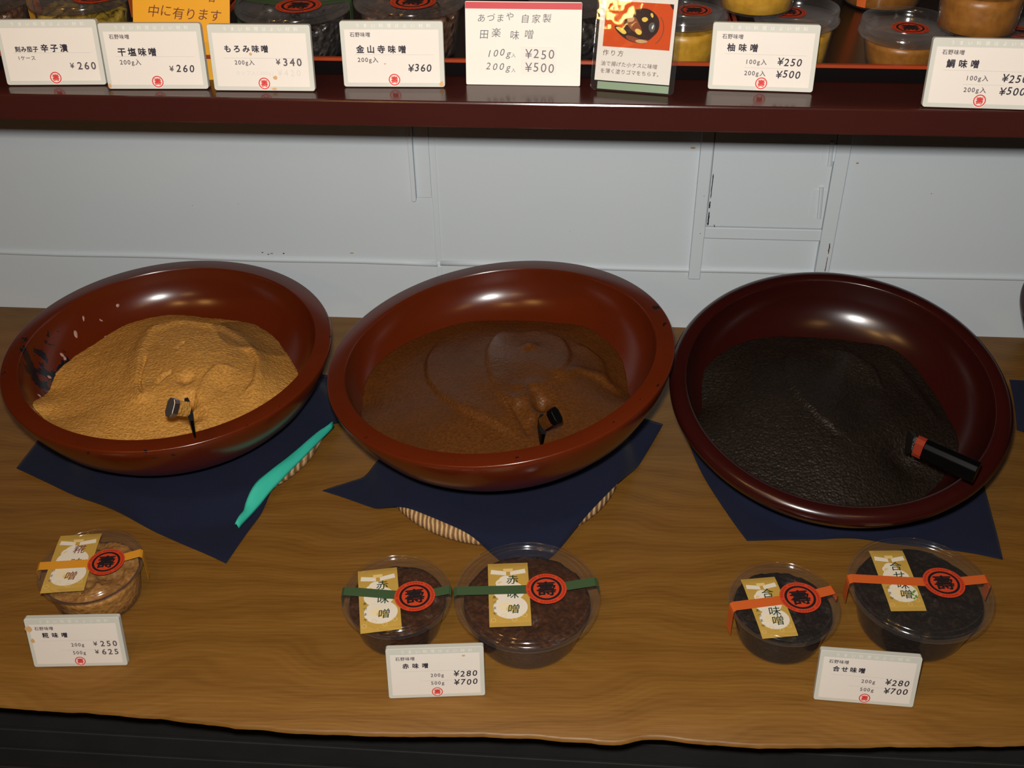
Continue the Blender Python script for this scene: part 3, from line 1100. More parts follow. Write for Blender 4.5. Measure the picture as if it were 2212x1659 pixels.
def paper_label(parent, M, w, h, text, ink, leaf=False, curl=0.0):
    mb = MB()
    # slightly curved sheet
    n = 12
    vs, fs = [], []
    off = lambda z: -curl * (z / (h / 2)) ** 2

    def cz(z):
        return curl * max(0, abs(z) / (h / 2) - .55) ** 2 * 4
    for i in range(n + 1):
        z = -h / 2 + h * i / n
        vs += [(-w / 2, cz(z), z), (w / 2, cz(z), z)]
    for i in range(n):
        fs.append((2 * i, 2 * i + 1, 2 * i + 3, 2 * i + 2))
    mb.add(vs, fs, M, 0)
    # pale scroll motif, gourd and plate
    o3 = .00045
    hh = iter(.00008 + .000012 * k for k in range(60))
    for sx in (-1, 1):
        poly(mb, [(sx * .05 * w, h * .350), (sx * .42 * w, h * .385), (sx * .44 * w, h * .315), (sx * .05 * w, h * .285)], next(hh), M, 1)
    poly(mb, [(-.12 * w, h * .395), (.12 * w, h * .395), (.12 * w, h * .345), (-.12 * w, h * .345)], next(hh), M, 2)
    disc(mb, -.18 * w, h * .16, w * .14, next(hh), M, 1, 24)
    disc(mb, -.06 * w, h * .19, w * .19, next(hh), M, 1, 24)
    disc(mb, -.20 * w, h * .155, w * .07, next(hh), M, 2, 20)
    disc(mb, .0, h * .03, w * .33, next(hh), M, 1, 30, 1.15)
    disc(mb, .02 * w, -h * .22, w * .37, next(hh), M, 1, 36, 1.12)
    disc(mb, -.10 * w, -h * .21, w * .13, next(hh), M, 3, 24, 1.3)
    disc(mb, .06 * w, -h * .25, w * .10, next(hh), M, 2, 24, 1.5)
    for k in range(4):
        a = -.4 + k * .25
        ring(mb, a * w, (-.41 + .06 * (k % 2)) * h, w * .05, w * .062, next(hh), M, 2, 16)
    if leaf:
        for k in range(7):
            a = k * .7
            px_, pz_ = .25 * w + .06 * w * math.cos(a * 2), -.26 * h - .02 * h * k + .06 * h
            poly(mb, [(px_, pz_), (px_ + .06 * w, pz_ + .018 * h), (px_ + .10 * w, pz_), (px_ + .05 * w, pz_ - .018 * h)], next(hh), M, 5)
    size = .0125
    for i, ch in enumerate(text):
        vs, fs = glyph(ch, .006)
        zz = h * (.21 - i * .46 / max(1, len(text) - 1)) if len(text) > 1 else 0
        mb.add([((a + .12 * (b - .38)) * size + .10 * w, -o3 + c_ * size, zz + (b - .38) * size) for a, b, c_ in vs], fs, M, 4)
    for i, ch in enumerate('\u3042\u3065\u307e\u3084'):
        vs, fs = glyph(ch, .01)
        mb.add([(a * .0040 - .36 * w, -o3 + c_ * .004, -h * (.06 + .085 * i) + (b - .38) * .0040) for a, b, c_ in vs], fs, M, 4)
    return mb.build('paper_label', [M_GOLD, M_LABELW, M_GOLDLT, M_LABELED, ink, M_LEAF], parent)


def tape_strip(parent, pts, w, mat, side=None):
    """flat ribbon through 3-D points, width w measured across in the horizontal"""
    pts = [Vector(p) for p in pts]
    vs, fs = [], []
    d0 = (pts[-1] - pts[0])
    d0.z = 0
    acr = Vector((-d0.y, d0.x, 0)).normalized()
    for p in pts:
        vs += [p - acr * w / 2, p + acr * w / 2]
    for i in range(len(pts) - 1):
        fs.append((2 * i, 2 * i + 1, 2 * i + 3, 2 * i + 2))
    mb = MB()
    mb.add(vs, fs)
    o = mb.build('tape', mat, parent)
    s = o.modifiers.new('thick', 'SOLIDIFY')
    s.thickness = .00018
    return o


def cup(label, center, R, H, base, filling, group, lid='flat', fill=.80, seed=1, mound=.003):
    t = thing('miso_cup', label, 'plastic cup', center, (0, 0, 0), group)
    rb = R * base
    rt = R * .93
    # body
    mb = MB()
    body = [(0, .0012), (rb * .80, .0012), (rb * .86, 0), (rb * .93, 0), (rb, .0022), (rb + (rt - rb) * .10, H * .10)]
    body += [(rb + (rt - rb) * k, H * k) for k in (.3, .5, .7, .88)]
    body += [(rt, H * .94), (rt + .0012, H - .0025), (R - .0012, H - .0022), (R - .0006, H - .0030)]
    mb.lathe(body, 72)
    mb.build('cup_body', M_CLEAR, t, smooth=True, angle=50)
    # lid
    mb = MB()
    if lid == 'flat':
        lp = [(R - .0012, H - .0040), (R, H - .0034), (R + .0004, H), (R - .0004, H + .0022), (R * .965, H + .0036), (R * .945, H + .0024), (R * .92, H + .0024),
              (R * .905, H + .0036), (R * .895, H + .0042), (R * .885, H + .0042), (R * .875, H + .0034), (R * .86, H + .0024), (R * .845, H + .0026), (R * .835, H + .0034), (R * .82, H + .0038), (R * .5, H + .0038), (0, H + .0038)]
        ztop = H + .0042
    else:
        lp = [(R - .0012, H - .0072), (R + .0004, H - .0060), (R + .0012, H - .0035), (R + .0002, H - .0010), (R - .0006, H + .0012), (R - .0004, H + .0050), (R * .975, H + .0068), (R * .93, H + .0062),
              (R * .90, H + .0020), (R * .885, H - .0025), (R * .86, H - .0036), (R * .5, H - .0036), (0, H - .0036)]
        ztop = H - .0036
    mb.lathe(lp, 72)
    mb.build('lid', M_CLEAR2 if lid == 'flat' else M_CLEAR3, t, smooth=True, angle=60)
    # filling
    mb = MB()
    seg, nr = 72, 14
    ft = H * fill
    rr = lambda z: rb + (rt - rb) * z / H - .0010
    vs, fs = [], []
    loops = [(rb * .9, .0016), (rb - .0006, .0028), (rr(ft * .4), ft * .4), (rr(ft * .8), ft * .8)]
    for k in range(nr + 1):
        s = 1 - k / nr
        loops.append((rr(ft) * max(s, .0), ft))
    m = len(loops)
    for a_i in range(seg):
        a = 2 * math.pi * a_i / seg
        for j, (r, z) in enumerate(loops):
            x, y = r * math.cos(a), r * math.sin(a)
            if j >= 4:
                s = r / rr(ft)
                z = ft + mound * noise.fractal((x * 60 + seed * 7, y * 60, seed), .8, 2.0, 3) * (1 - .5 * s ** 6) + .0016 * (1 - s * s)
            vs.append((x, y, z))
    for a_i in range(seg):
        b_i = (a_i + 1) % seg
        for j in range(m - 1):
            fs.append((a_i * m + j, b_i * m + j, b_i * m + j + 1, a_i * m + j + 1))
    fs.append(tuple(a_i * m for a_i in range(seg))[::-1])
    mb.add(vs, fs)
    mb.build('filling', filling, t, smooth=True)
    t['ztop'] = ztop
    return t


def loc2(t, x, y, z):
    """photo point on height z above the table/shelf, in the cup's own axes"""
    p = on_z(x, y, z)
    return (p[0] - t.location[0], p[1] - t.location[1])


def dress(t, z0, R, H, lab, tape, tape_col, seal, text, ink, sealR=.020, leaf=False, drop_l=.010, drop_r=.006, tw=.0112):
    zl = H + .0046
    # label: mid-points of its lower and upper edges and its width
    tl, tr, br, bl = [np.array(loc2(t, x, y, z0 + zl)) for x, y in lab]
    top_, bot = (tl + tr) / 2, (bl + br) / 2
    up = top_ - bot
    w = (np.linalg.norm(tr - tl) + np.linalg.norm(br - bl)) / 2
    c = (top_ + bot) / 2
    paper_label(t, flat_M(c, up, zl), w, float(np.linalg.norm(up)), text, ink, leaf, .0016)
    a = np.array(loc2(t, *tape[0], z0 + H + .004)); b = np.array(loc2(t, *tape[1], z0 + H + .004))
    s = np.array(loc2(t, *seal, z0 + zl))

    def rim(p, k=1.004):
        return p / np.linalg.norm(p) * R * k
    a_r, b_r = rim(a), rim(b)
    down = lambda p, d: (p[0] * (1 - .0 * d), p[1] * (1 - .0 * d), H - d)
    a2 = a_r * .955; b2 = b_r * .955
    pts = [(*(a_r * 1.0), H - drop_l), (*(a_r * 1.008), H - .001), (*(a_r * 1.0), H + .0030), (*a2, H + .0052), (*(s * .6 + a2 * .4), zl + .0006), (*s, zl + .0007), (*(s * .6 + b2 * .4), zl + .0006), (*b2, H + .0052),
           (*(b_r * 1.0), H + .0030), (*(b_r * 1.008), H - .001), (*(b_r * 1.0), H - drop_r)]
    tape_strip(t, pts, tw, M_TAPE[tape_col])
    ang = up
    seal_sticker(t, flat_M(s, ang, zl + .0011), sealR)


GC = 'miso cups on the table'


def table_cup(label, rim_px, R, H, base, filling, **kw):
    p = on_z(*rim_px, H)
    return cup(label, (p[0], p[1], .0006), R, H, base, filling, GC, **kw)


t = table_cup('round clear cup of tan miso standing alone at the left front of the table', (196, 1222), .0520, .046, .80, M_MISO['cup_tan'], seed=3, mound=.007, fill=.78)
dress(t, 0, .052, .046, [(135, 1148), (216, 1160), (174, 1286), (93, 1270)], [(80, 1226), (308, 1196)], 'yellow', (230, 1216), '\u7cc0\u5473\u564c', M_PURPINK, .0185, drop_l=.008, drop_r=.030)
t = table_cup('smaller green-taped clear cup of brown miso behind the middle price card', (857, 1287), .0542, .046, .74, M_MISO['cup_brown'], seed=5, mound=.006, fill=.82)
dress(t, 0, .0542, .046, [(773, 1229), (857, 1229), (868, 1364), (779, 1362)], [(740, 1279), (977, 1276)], 'green', (896, 1290), '\u8d64\u5473\u564c', M_GREENINK)
t = table_cup('larger green-taped clear cup of brown miso in front of the middle bowl', (1138, 1285), .0715, .052, .72, M_MISO['cup_brown'], seed=8, mound=.006, fill=.80)
dress(t, 0, .0715, .052, [(1055, 1216), (1138, 1216), (1150, 1355), (1056, 1350)], [(980, 1279), (1291, 1258)], 'green', (1180, 1274), '\u8d64\u5473\u564c', M_GREENINK)
t = table_cup('smaller orange-taped clear cup of dark miso, left of the right-hand pair', (1693, 1302), .0535, .046, .76, M_MISO['cup_black'], seed=11, mound=.007, fill=.84)
dress(t, 0, .0535, .046, [(1597, 1251), (1676, 1245), (1722, 1373), (1650, 1378)], [(1585, 1312), (1806, 1275)], 'orange', (1728, 1293), '\u5408\u305b\u5473\u564c', M_GREENINK, drop_l=.030)
t = table_cup('larger orange-taped clear cup of dark miso below the right-hand bowl', (1987, 1270), .0690, .052, .74, M_MISO['cup_black'], seed=14, mound=.006, fill=.84)
dress(t, 0, .069, .052, [(1877, 1187), (1949, 1190), (2002, 1316), (1925, 1322)], [(1843, 1252), (2131, 1253)], 'orange', (2038, 1261), '\u5408\u305b\u5473\u564c', M_GREENINK, leaf=True, drop_l=.024, drop_r=.020)

GSH = 'miso cups on the shelf trays'


def shelf_cup(label, rim_px, R, H, base, filling, z0=None, group=GSH, **kw):
    z0 = ZT if z0 is None else z0
    p = on_z(*rim_px, z0 + H)
    return cup(label, (p[0], p[1], z0), R, H, base, filling, group, **kw)


def shelf_dress(t, R, H, col, seal, tape=None, sealR=.020, zs=None, drop=.02):
    z0 = t.location[2]
    zl = H + (.0048 if zs is None else zs)
    s = np.array(loc2(t, *seal, z0 + zl))
    if tape is not None:
        a = np.array([math.cos(tape[0]), math.sin(tape[0])]) * R; b = np.array([math.cos(tape[1]), math.sin(tape[1])]) * R
        pts = [(*a, H - drop), (*(a * 1.008), H - .001), (*a, H + .003), (*(a * .955), H + .0054), (*(s * .6 + a * .38), zl + .0005), (*s, zl + .0006), (*(s * .6 + b * .38), zl + .0005), (*(b * .955), H + .0054), (*b, H + .003), (*(b * 1.008), H - .001), (*b, H - drop)]
        tape_strip(t, pts, .0112, M_TAPE[col])
    seal_sticker(t, flat_M(s, (.05, 1), zl + .001), sealR)


t = shelf_cup('clear cup cut off at the left end of the shelf with yellow tape', (-48, -4), .049, .044, .76, M_MISO['kinzanji'], seed=21, mound=.01)
shelf_dress(t, .049, .044, 'yellow', (-60, -10), (math.pi, .05), drop=.035)
t = shelf_cup('clear cup of yellow-green pickle behind the two leftmost price cards', (170, -8), .0475, .050, .80, M_MISO['pickle'], seed=22, mound=.012, fill=.72)
shelf_dress(t, .0475, .050, 'orange', (207, -6), (math.pi * .95, .15), .021, drop=.02)
t = shelf_cup('green-taped clear cup of dark moromi between the second and third cards', (633, 10), .0545, .046, .74, M_MISO['moromi'], seed=23, mound=.012, fill=.80)
shelf_dress(t, .0545, .046, 'green', (645, 14), (math.pi * .98, .02), .021, drop=.03)
t = shelf_cup('clear cup of reddish-brown kinzanji relish behind the 360 yen card', (885, -2), .0525, .050, .78, M_MISO['kinzanji'], seed=24, mound=.012, fill=.80)
shelf_dress(t, .0525, .050, 'yellow', (892, 6), (math.pi * .97, .12), .021, drop=.0)
t = shelf_cup('clear cup of black miso peeping out between the handwritten and laminated cards', (1234, 4), .0400, .046, .80, M_MISO['moromi'], seed=25, mound=.006, fill=.72)
# yellow and orange small cups
GY = 'small yellow miso cups'
t = shelf_cup('small cup of yellow miso partly behind the laminated card', (1478, 22), .0395, .0455, .80, M_MISO['yuzu'], lid='deep', fill=.70, mound=.001, group=GY)
shelf_dress(t, .0395, .0455, None, (1499, 24), None, .0165, zs=-.0030)
t = shelf_cup('small cup of yellow miso with its lid showing right of the stacked one', (1722, 30), .0375, .0455, .80, M_MISO['yuzu'], lid='deep', fill=.70, mound=.001, group=GY)
shelf_dress(t, .0375, .0455, None, (1702, 28), None, .0165, zs=-.0030)
ZU = ZT + .0455 + .0072
p = on_z(1632, 16, ZU)
t = cup('small cup of yellow miso stacked on top of two others', (p[0], p[1], ZU), .0385, .0455, .82, M_MISO['yuzu'], GY, lid='deep', fill=.80, mound=.001)
GO = 'small orange miso cups'
t = shelf_cup('small lidded cup of orange-brown miso left of the far-right price card', (1957, 58), .0405, .0360, .73, M_MISO['tai'], lid='deep', fill=.72, mound=.001, group=GO)
shelf_dress(t, .0405, .0360, None, (1966, 62), None, .0165, zs=-.0030)
t = shelf_cup('small cup of orange-brown miso mostly outside the frame at the right end', (2240, 62), .0405, .0360, .73, M_MISO['tai'], lid='deep', fill=.72, mound=.001, group=GO)
shelf_dress(t, .0405, .0360, None, (2205, 72), None, .0165, zs=-.0030)
ZV = ZT + .0360 + .0072
p = on_z(2106, 62, ZV)
t = cup('small cup of orange-brown miso stacked above the far-right price card', (p[0], p[1], ZV), .0385, .0455, .84, M_MISO['tai'], GO, lid='deep', fill=.72, mound=.001)
p = on_z(1902, 3, ZT)
t = cup('cup of orange-brown miso at the back of the right tray, only its base in view', (p[0], p[1], ZT), .0455, .050, .86, M_MISO['tai'], GO, lid='flat', fill=.8, mound=.002)
mb = MB()
a0 = math.radians(228)
rb = .0455 * .86
arc = [a0 - .13, a0 - .065, a0, a0 + .065, a0 + .13]
vs, fs = [], []
for a in arc:
    for z in (.003, .046):
        r = rb + (.0455 * .93 - rb) * z / .05 + .0004
        vs.append((r * math.cos(a), r * math.sin(a), z))
for i in range(len(arc) - 1):
    fs.append((2 * i, 2 * i + 2, 2 * i + 3, 2 * i + 1))
mb.add(vs, fs)
mb.build('tape', M_TAPE['orange'], t)

# ------------------------------------------------------------------ mats, cloths, bowls, miso
BOWLS = [
    dict(R=.188, c=(-.4863, 1.0334, .1406), n=(.0142, -.0343)),
    dict(R=.195, c=(-.0977, 1.0100, .1635), n=(-.1141, -.0193)),
    dict(R=.186, c=(.2785, 1.0087, .1363), n=(-.0174, -.2133)),
    dict(R=.188, c=(.800, 1.075, .1450), n=(.0, -.03)),
]
_p4 = on_z(2204, 722, .140)
BOWLS[3]['c'] = (_p4[0] + .1995, _p4[1] + .02, .145)
for b in BOWLS:
    n_ = Vector((b['n'][0], b['n'][1], 1)).normalized()
    u_ = (Vector((1, 0, 0)) - n_ * n_.x).normalized()
    w_ = n_.cross(u_)
    m = Matrix.Identity(4)
    for i in range(3):
        m[i][0], m[i][1], m[i][2], m[i][3] = u_[i], w_[i], n_[i], b['c'][i]
    b['M'] = m
    b['Mi'] = m.inverted()

INNER = [(0, -.0750), (.15, -.0745), (.30, -.0730), (.43, -.0700), (.55, -.0650), (.66, -.0575), (.75, -.0480), (.81, -.0380), (.85, -.0280), (.880, -.0140), (.8900, -.0035), (.8925, -.0008), (.897, .0004)]
IR = [p[0] for p in INNER]
IZ = [p[1] for p in INNER]


def bowl_in(r, R):
    return float(np.interp(r / R, IR, IZ))


def make_bowl(b, label, mat, sharp=True):
    R = b['R']
    foot = b['c'][2] - .0305 - .09 * 0
    fz = -(b['c'][2] - .027)
    outer = [(.990, .0004), (.9945, .0000), (.9975, -.0010), (.9985, -.0024), (.996, -.0060), (.982, -.0140), (.955, -.0260), (.912, -.0405), (.862, -.0555), (.800, -.0680), (.720, -.0800), (.625, -.0905), (.55, -.0960), (.50, -.0985), (.47, -.0990)]
    shallow = [(.990, .0004), (.9945, .0000), (.9975, -.0010), (.9985, -.0024), (.995, -.0050), (.980, -.0130), (.960, -.0210), (.912, -.0345), (.850, -.0475), (.770, -.0615), (.680, -.0740), (.580, -.0840), (.50, -.0888), (.47, -.0895)]
    tl = math.hypot(*b['n']) * R * .45
    zb_ = -.0990 if sharp else -.0895
    fz = min(zb_ - .001, max(fz + tl, -.128))
    ft = [(.462, (fz + zb_) / 2), (.450, fz + .0004), (.445, fz), (.405, fz), (.40, fz + .0006), (0, zb_ - .0007)]
    if not sharp:
        outer = [(.930, .0022), (.960, .0014), (.982, -.0012), (.995, -.0050), (.993, -.0100)] + shallow[6:]
    prof_ = [(r * R, z) for r, z in INNER] + [(r * R, z) for r, z in outer] + [(r * R, z) for r, z in ft]
    mb = MB()
    mb.lathe(prof_, 128)
    o = mb.build('serving_bowl', mat, None, smooth=True, angle=50, merge=True)
    o.matrix_world = b['M']
    # soften the two crisp rim edges a little
    return tag(o, label, 'bowl', 'lacquer bowls on the table')


M_LACQ1 = lacquer_mat('red_lacquer_worn', (.100, .0138, .0026), (.068, .0094, .0020), (-.146, -.022, -.032))
M_LACQ2 = lacquer_mat('red_lacquer_bowl', (.100, .0138, .0026), (.068, .0094, .0020))
M_LACQ3 = lacquer_mat('dark_red_lacquer', (.028, .0038, .0026), (.019, .0028, .0021))
make_bowl(BOWLS[0], 'large red-brown lacquer bowl holding the tan miso, leftmost', M_LACQ1)
make_bowl(BOWLS[1], 'large red-brown lacquer bowl in the middle holding brown miso', M_LACQ2)
make_bowl(BOWLS[2], 'large dark maroon lacquer bowl tilted forward with black miso', M_LACQ3, sharp=False)
make_bowl(BOWLS[3], 'dark lacquer bowl just peeking in at the right edge of the photo', M_LACQ3)


def make_mat(bx, by, r, label, seed):
    mb = MB()
    prof_ = []
    k = 6
    # coiled straw disc: ribbed top made of concentric coils
    prof_.append((0, .001))
    prof_.append((r - .006, .001))
    for a in np.linspace(-80, 90, 7):
        prof_.append((r - .009 + .009 * math.cos(math.radians(a)), .0105 + .0095 * math.sin(math.radians(a))))
    rr = r - .014
    while rr > .02:
        prof_ += [(rr + .003, .0195), (rr, .0178), (rr - .003, .0195)]
        rr -= .014
    prof_.append((0, .0185))
    mb.lathe(prof_, 96)
    o = mb.build('woven_mat', M_STRAW, None, smooth=True, loc=(bx, by, 0))
    return tag(o, label, 'mat', 'straw mats under the cloths')


make_mat(-.465, 1.040, .145, 'round straw mat hidden under the cloth with the teal edge', 1)
make_mat(-.0977, 1.006, .1435, 'round straw mat peeping out below the middle cloth', 2)
make_mat(.300, 1.042, .122, 'round straw mat hidden under the right-hand cloth', 3)


def make_cloth(b, cx, cy, corners, bows, label, r_in, r_out, ztop=.0225, seed=0):
    """corners: four (x, y) in order; bows: inward bow (fraction of side) of the four sides"""
    n = 56
    C = [np.array(c_[:2]) for c_ in corners]

    def side(a, b_, bow, t):
        p = a + (b_ - a) * t
        d = b_ - a
        nrm = np.array([-d[1], d[0]])
        return p + nrm * bow * math.sin(math.pi * t) ** 1.0
    vs, fs = [], []
    for j in range(n + 1):
        v = j / n
        for i in range(n + 1):
            u = i / n
            bt = side(C[0], C[1], bows[0], u); tp = side(C[3], C[2], -bows[2], u)
            lf = side(C[0], C[3], -bows[3], v); rt_ = side(C[1], C[2], bows[1], v)
            bil = C[0] * (1 - u) * (1 - v) + C[1] * u * (1 - v) + C[2] * u * v + C[3] * (1 - u) * v
            p = bt * (1 - v) + tp * v + lf * (1 - u) + rt_ * u - bil
            d = math.hypot(p[0] - cx, p[1] - cy)
            z = .0015 + (ztop - .0015) * (1 - sstep(r_in, r_out, d))
            far = sstep(r_out - .02, r_out + .05, d)
            z += far * (.0012 + .0022 * noise.noise((p[0] * 14 + seed, p[1] * 14, seed)) + .0008) if d > r_in else 0
            z = max(z, .0012)
            vs.append((p[0], p[1], z))
    for j in range(n):
        for i in range(n):
            a = j * (n + 1) + i
            fs.append((a, a + 1, a + n + 2, a + n + 1))
    mb = MB()
    mb.add(vs, fs)
    o = mb.build('cloth', M_CLOTH, None, smooth=True)
    s = o.modifiers.new('thick', 'SOLIDIFY')
    s.thickness = .0012
    s.offset = 1
    return tag(o, label, 'cloth', 'navy cloths under the bowls')


P = lambda x, y, z=.003: on_z(x, y, z)
# corner order: front, right, back, left
c1 = [P(488, 1216), np.array([-.262, 1.155, 0]), np.array([-.66, 1.25, 0]), P(36, 1012)]
cl = make_cloth(BOWLS[0], -.465, 1.040, c1, [.045, .0, 0, .0], 'navy cloth with a turned-up teal edge under the leftmost bowl', .142, .172, seed=1)
tp_px = [(511, 1137), (530, 1108), (556, 1075), (590, 1035), (640, 985), (690, 940), (719, 918)]
wid = [.004, .009, .012, .014, .012, .008, .003]
mb = MB()
vs, fs = [], []
pp = []
for x, y in tp_px:
    q = P(x, y, .008)
    for _ in range(8):
        q = P(x, y, .007 + .0225 * (1 - sstep(.142, .172, math.hypot(q[0] + .465, q[1] - 1.040))))
    pp.append(np.array(q))
# dense
tt = np.linspace(0, len(pp) - 1, 30)
pd = [np.array([np.interp(t_, range(len(pp)), [q[k] for q in pp]) for k in range(3)]) for t_ in tt]
wd = [float(np.interp(t_, range(len(pp)), wid)) for t_ in tt]
for _ in range(40):
    for i in range(1, len(pd) - 1):
        pd[i] = (pd[i - 1] + pd[i] * 2 + pd[i + 1]) / 4
nn = len(pd)
for i, q in enumerate(pd):
    d = pd[min(i + 1, nn - 1)] - pd[max(i - 1, 0)]
    d[2] = 0
    d /= np.linalg.norm(d)
    nr = np.array([-d[1], d[0], 0])
    k_ = wd[i]
    wz = .0015 * math.sin(i * .9)
    for s_, z_ in ((.55, .0042), (.3, .0072 + wz), (-.1, .0068 + wz), (-.5, .0036), (-.62, .0006)):
        xx, yy = q[0] + nr[0] * s_ * k_, q[1] + nr[1] * s_ * k_
        zc = .0225 * (1 - sstep(.142, .172, math.hypot(xx + .465, yy - 1.040)))
        vs.append((xx, yy, max(z_ - .0030 + q[2], zc + .0034 + z_ * .45)))
for i in range(nn - 1):
    for j in range(4):
        fs.append((i * 5 + j, i * 5 + j + 1, (i + 1) * 5 + j + 1, (i + 1) * 5 + j))
mb.add(vs, fs)
o = mb.build('turned_edge', M_TEAL, cl, smooth=True)
o['label'] = 'teal turned-up edge'
s = o.modifiers.new('thick', 'SOLIDIFY')
s.thickness = .001
c2 = [P(1142, 1242), P(1432, 918), np.array([-.16, 1.22, 0]), P(697, 1060)]
make_cloth(BOWLS[1], -.0977, 1.006, c2, [-.05, .0, .20, .028], 'navy cloth with a pointed left corner under the middle bowl', .139, .166, seed=4)
c3 = [P(1614, 1166), P(2166, 1208), np.array([.470, 1.17, 0]), np.array([.12, 1.17, 0])]
make_cloth(BOWLS[2], .300, 1.042, c3, [.05, -.02, .0, -.06], 'navy cloth with curled corners under the right-hand dark bowl', .120, .148, seed=7)
c4 = [P(2196, 930), np.array([.85, .93, 0]), np.array([.95, 1.2, 0]), P(2180, 822)]
make_cloth(BOWLS[3], .80, 1.075, c4, [.02, .0, .0, .02], 'navy cloth corner at the right edge of the photo', .10, .14, seed=9)


# ---- miso heaps
def rbf_fit(P_, Z_):
    n = len(P_)
    D = np.linalg.norm(P_[:, None] - P_[None], axis=2)
    K = D ** 2 * np.log(D + 1e-9)
    K[D < 1e-9] = 0
    K += 1e-5 * np.eye(n)
    A = np.zeros((n + 3, n + 3))
    A[:n, :n] = K
    A[:n, n] = 1; A[:n, n + 1:] = P_
    A[n, :n] = 1; A[n + 1:, :n] = P_.T
    w = np.linalg.solve(A, np.concatenate([Z_, np.zeros(3)]))

    def f(x, y):
        d = np.hypot(P_[:, 0] - x, P_[:, 1] - y)
        k = np.where(d < 1e-9, 0, d ** 2 * np.log(d + 1e-9))
        return float(k @ w[:n] + w[n] + w[n + 1] * x + w[n + 2] * y)
    return f


def bowl_hit(b, x, y):
    d = Vector(ray(x, y))
    o = Vector(CAM)
    for t_ in np.arange(.8, 1.6, .001):
        l = b['Mi'] @ (o + d * t_)
        r = math.hypot(l.x, l.y)
        if r < b['R'] * .9 and l.z < bowl_in(r, b['R']):
            return l.x, l.y, l.z
    return None


def plane_hit(b, x, y, z):
    d = b['Mi'].to_3x3() @ Vector(ray(x, y))
    o = b['Mi'] @ Vector(CAM)
    t_ = (z - o.z) / d.z
    q = o + d * t_
    return q.x, q.y


def stroke_fn(b, pxs, amp, w1, w2, z=-.035):
    """height ridge along a polyline seen in the photo: sharp on one side, soft on the other"""
    pts = [np.array(plane_hit(b, x, y, z)) for x, y in pxs]
    # smooth resample
    t0 = np.arange(len(pts))
    tt_ = np.linspace(0, len(pts) - 1, 8 * len(pts))
    Q = np.array([[np.interp(v, t0, [p[k] for p in pts]) for k in range(2)] for v in tt_])
    for _ in range(6):
        Q[1:-1] = (Q[:-2] + Q[1:-1] * 2 + Q[2:]) / 4
    Tn = np.gradient(Q, axis=0)
    Tn /= np.linalg.norm(Tn, axis=1)[:, None] + 1e-9
    nq = len(Q)

    def f(x, y):
        dx, dy = x - Q[:, 0], y - Q[:, 1]
        d2 = dx * dx + dy * dy
        i = int(np.argmin(d2))
        s = Tn[i, 0] * dy[i] - Tn[i, 1] * dx[i]
        s = math.copysign(math.sqrt(d2[i]), s)
        taper = min(1.0, min(i, nq - 1 - i) / (nq * .15) + .15)
        w = w1 if s > 0 else w2
        return amp * taper * math.exp(-(s / w) ** 2)
    return f


def make_miso(b, label, mat, contacts, front, inner, strokes, dents, rough_amp, rough_scale, seed):
    R = b['R']
    pts = []
    for x, y in contacts:
        h = bowl_hit(b, x, y)
        if h:
            pts.append(h)
    for ang, z in front:
        r = R * float(np.interp(z, IZ[:-1], IR[:-1]))
        a = math.radians(ang)
        pts.append((r * math.cos(a), r * math.sin(a), z))
    for x, y, z in inner:
        q = plane_hit(b, x, y, z)
        pts.append((q[0], q[1], z))
    A = np.array(pts)
    f = rbf_fit(A[:, :2], A[:, 2])
    sf = [stroke_fn(b, *s_) for s_ in strokes]
    dn = [(*plane_hit(b, x, y, -.035), amp, rad) for x, y, amp, rad in dents]
    NR, NA = 170, 330
    vs, fs = [], []
    rmax = R * .885
    for j in range(NR + 1):
        r = rmax * (j / NR)
        for k in range(NA):
            a = 2 * math.pi * k / NA
            x, y = r * math.cos(a), r * math.sin(a)
            z = f(x, y)
            for g in sf:
                z += g(x, y)
            for (dx, dy, amp, rad) in dn:
                z += amp * math.exp(-((x - dx) ** 2 + (y - dy) ** 2) / rad ** 2)
            z += rough_amp * (.55 * noise.fractal((x * rough_scale + seed, y * rough_scale, seed * 1.3), .9, 2.1, 3) + .40 * noise.noise((x * 260, y * 260, seed)))
            zi = bowl_in(r, R)
            if z < zi + .0002:
                z = zi - .0016 - min(.002, (zi - z) * .2)
            vs.append((x, y, z))
    for j in range(NR):
        for k in range(NA):
            k2 = (k + 1) % NA
            if j == 0:
                fs.append((k, NA + k, NA + k2))
            else:
                fs.append((j * NA + k, (j + 1) * NA + k, (j + 1) * NA + k2, j * NA + k2))
    # keep only faces that stand above the bowl wall somewhere
    keep = []
    for fc in fs:
        if any(vs[i][2] > bowl_in(math.hypot(vs[i][0], vs[i][1]), R) for i in fc):
            keep.append(fc)
    used = sorted({i for fc in keep for i in fc})
    mp_ = {i: n_ for n_, i in enumerate(used)}
    mb = MB()
    mb.add([vs[i] for i in used], [tuple(mp_[i] for i in fc) for fc in keep])
    o = mb.build('miso_paste', mat, None, smooth=True, merge=True)
    o.matrix_world = b['M']
    tag(o, label, 'miso')
    return o, f


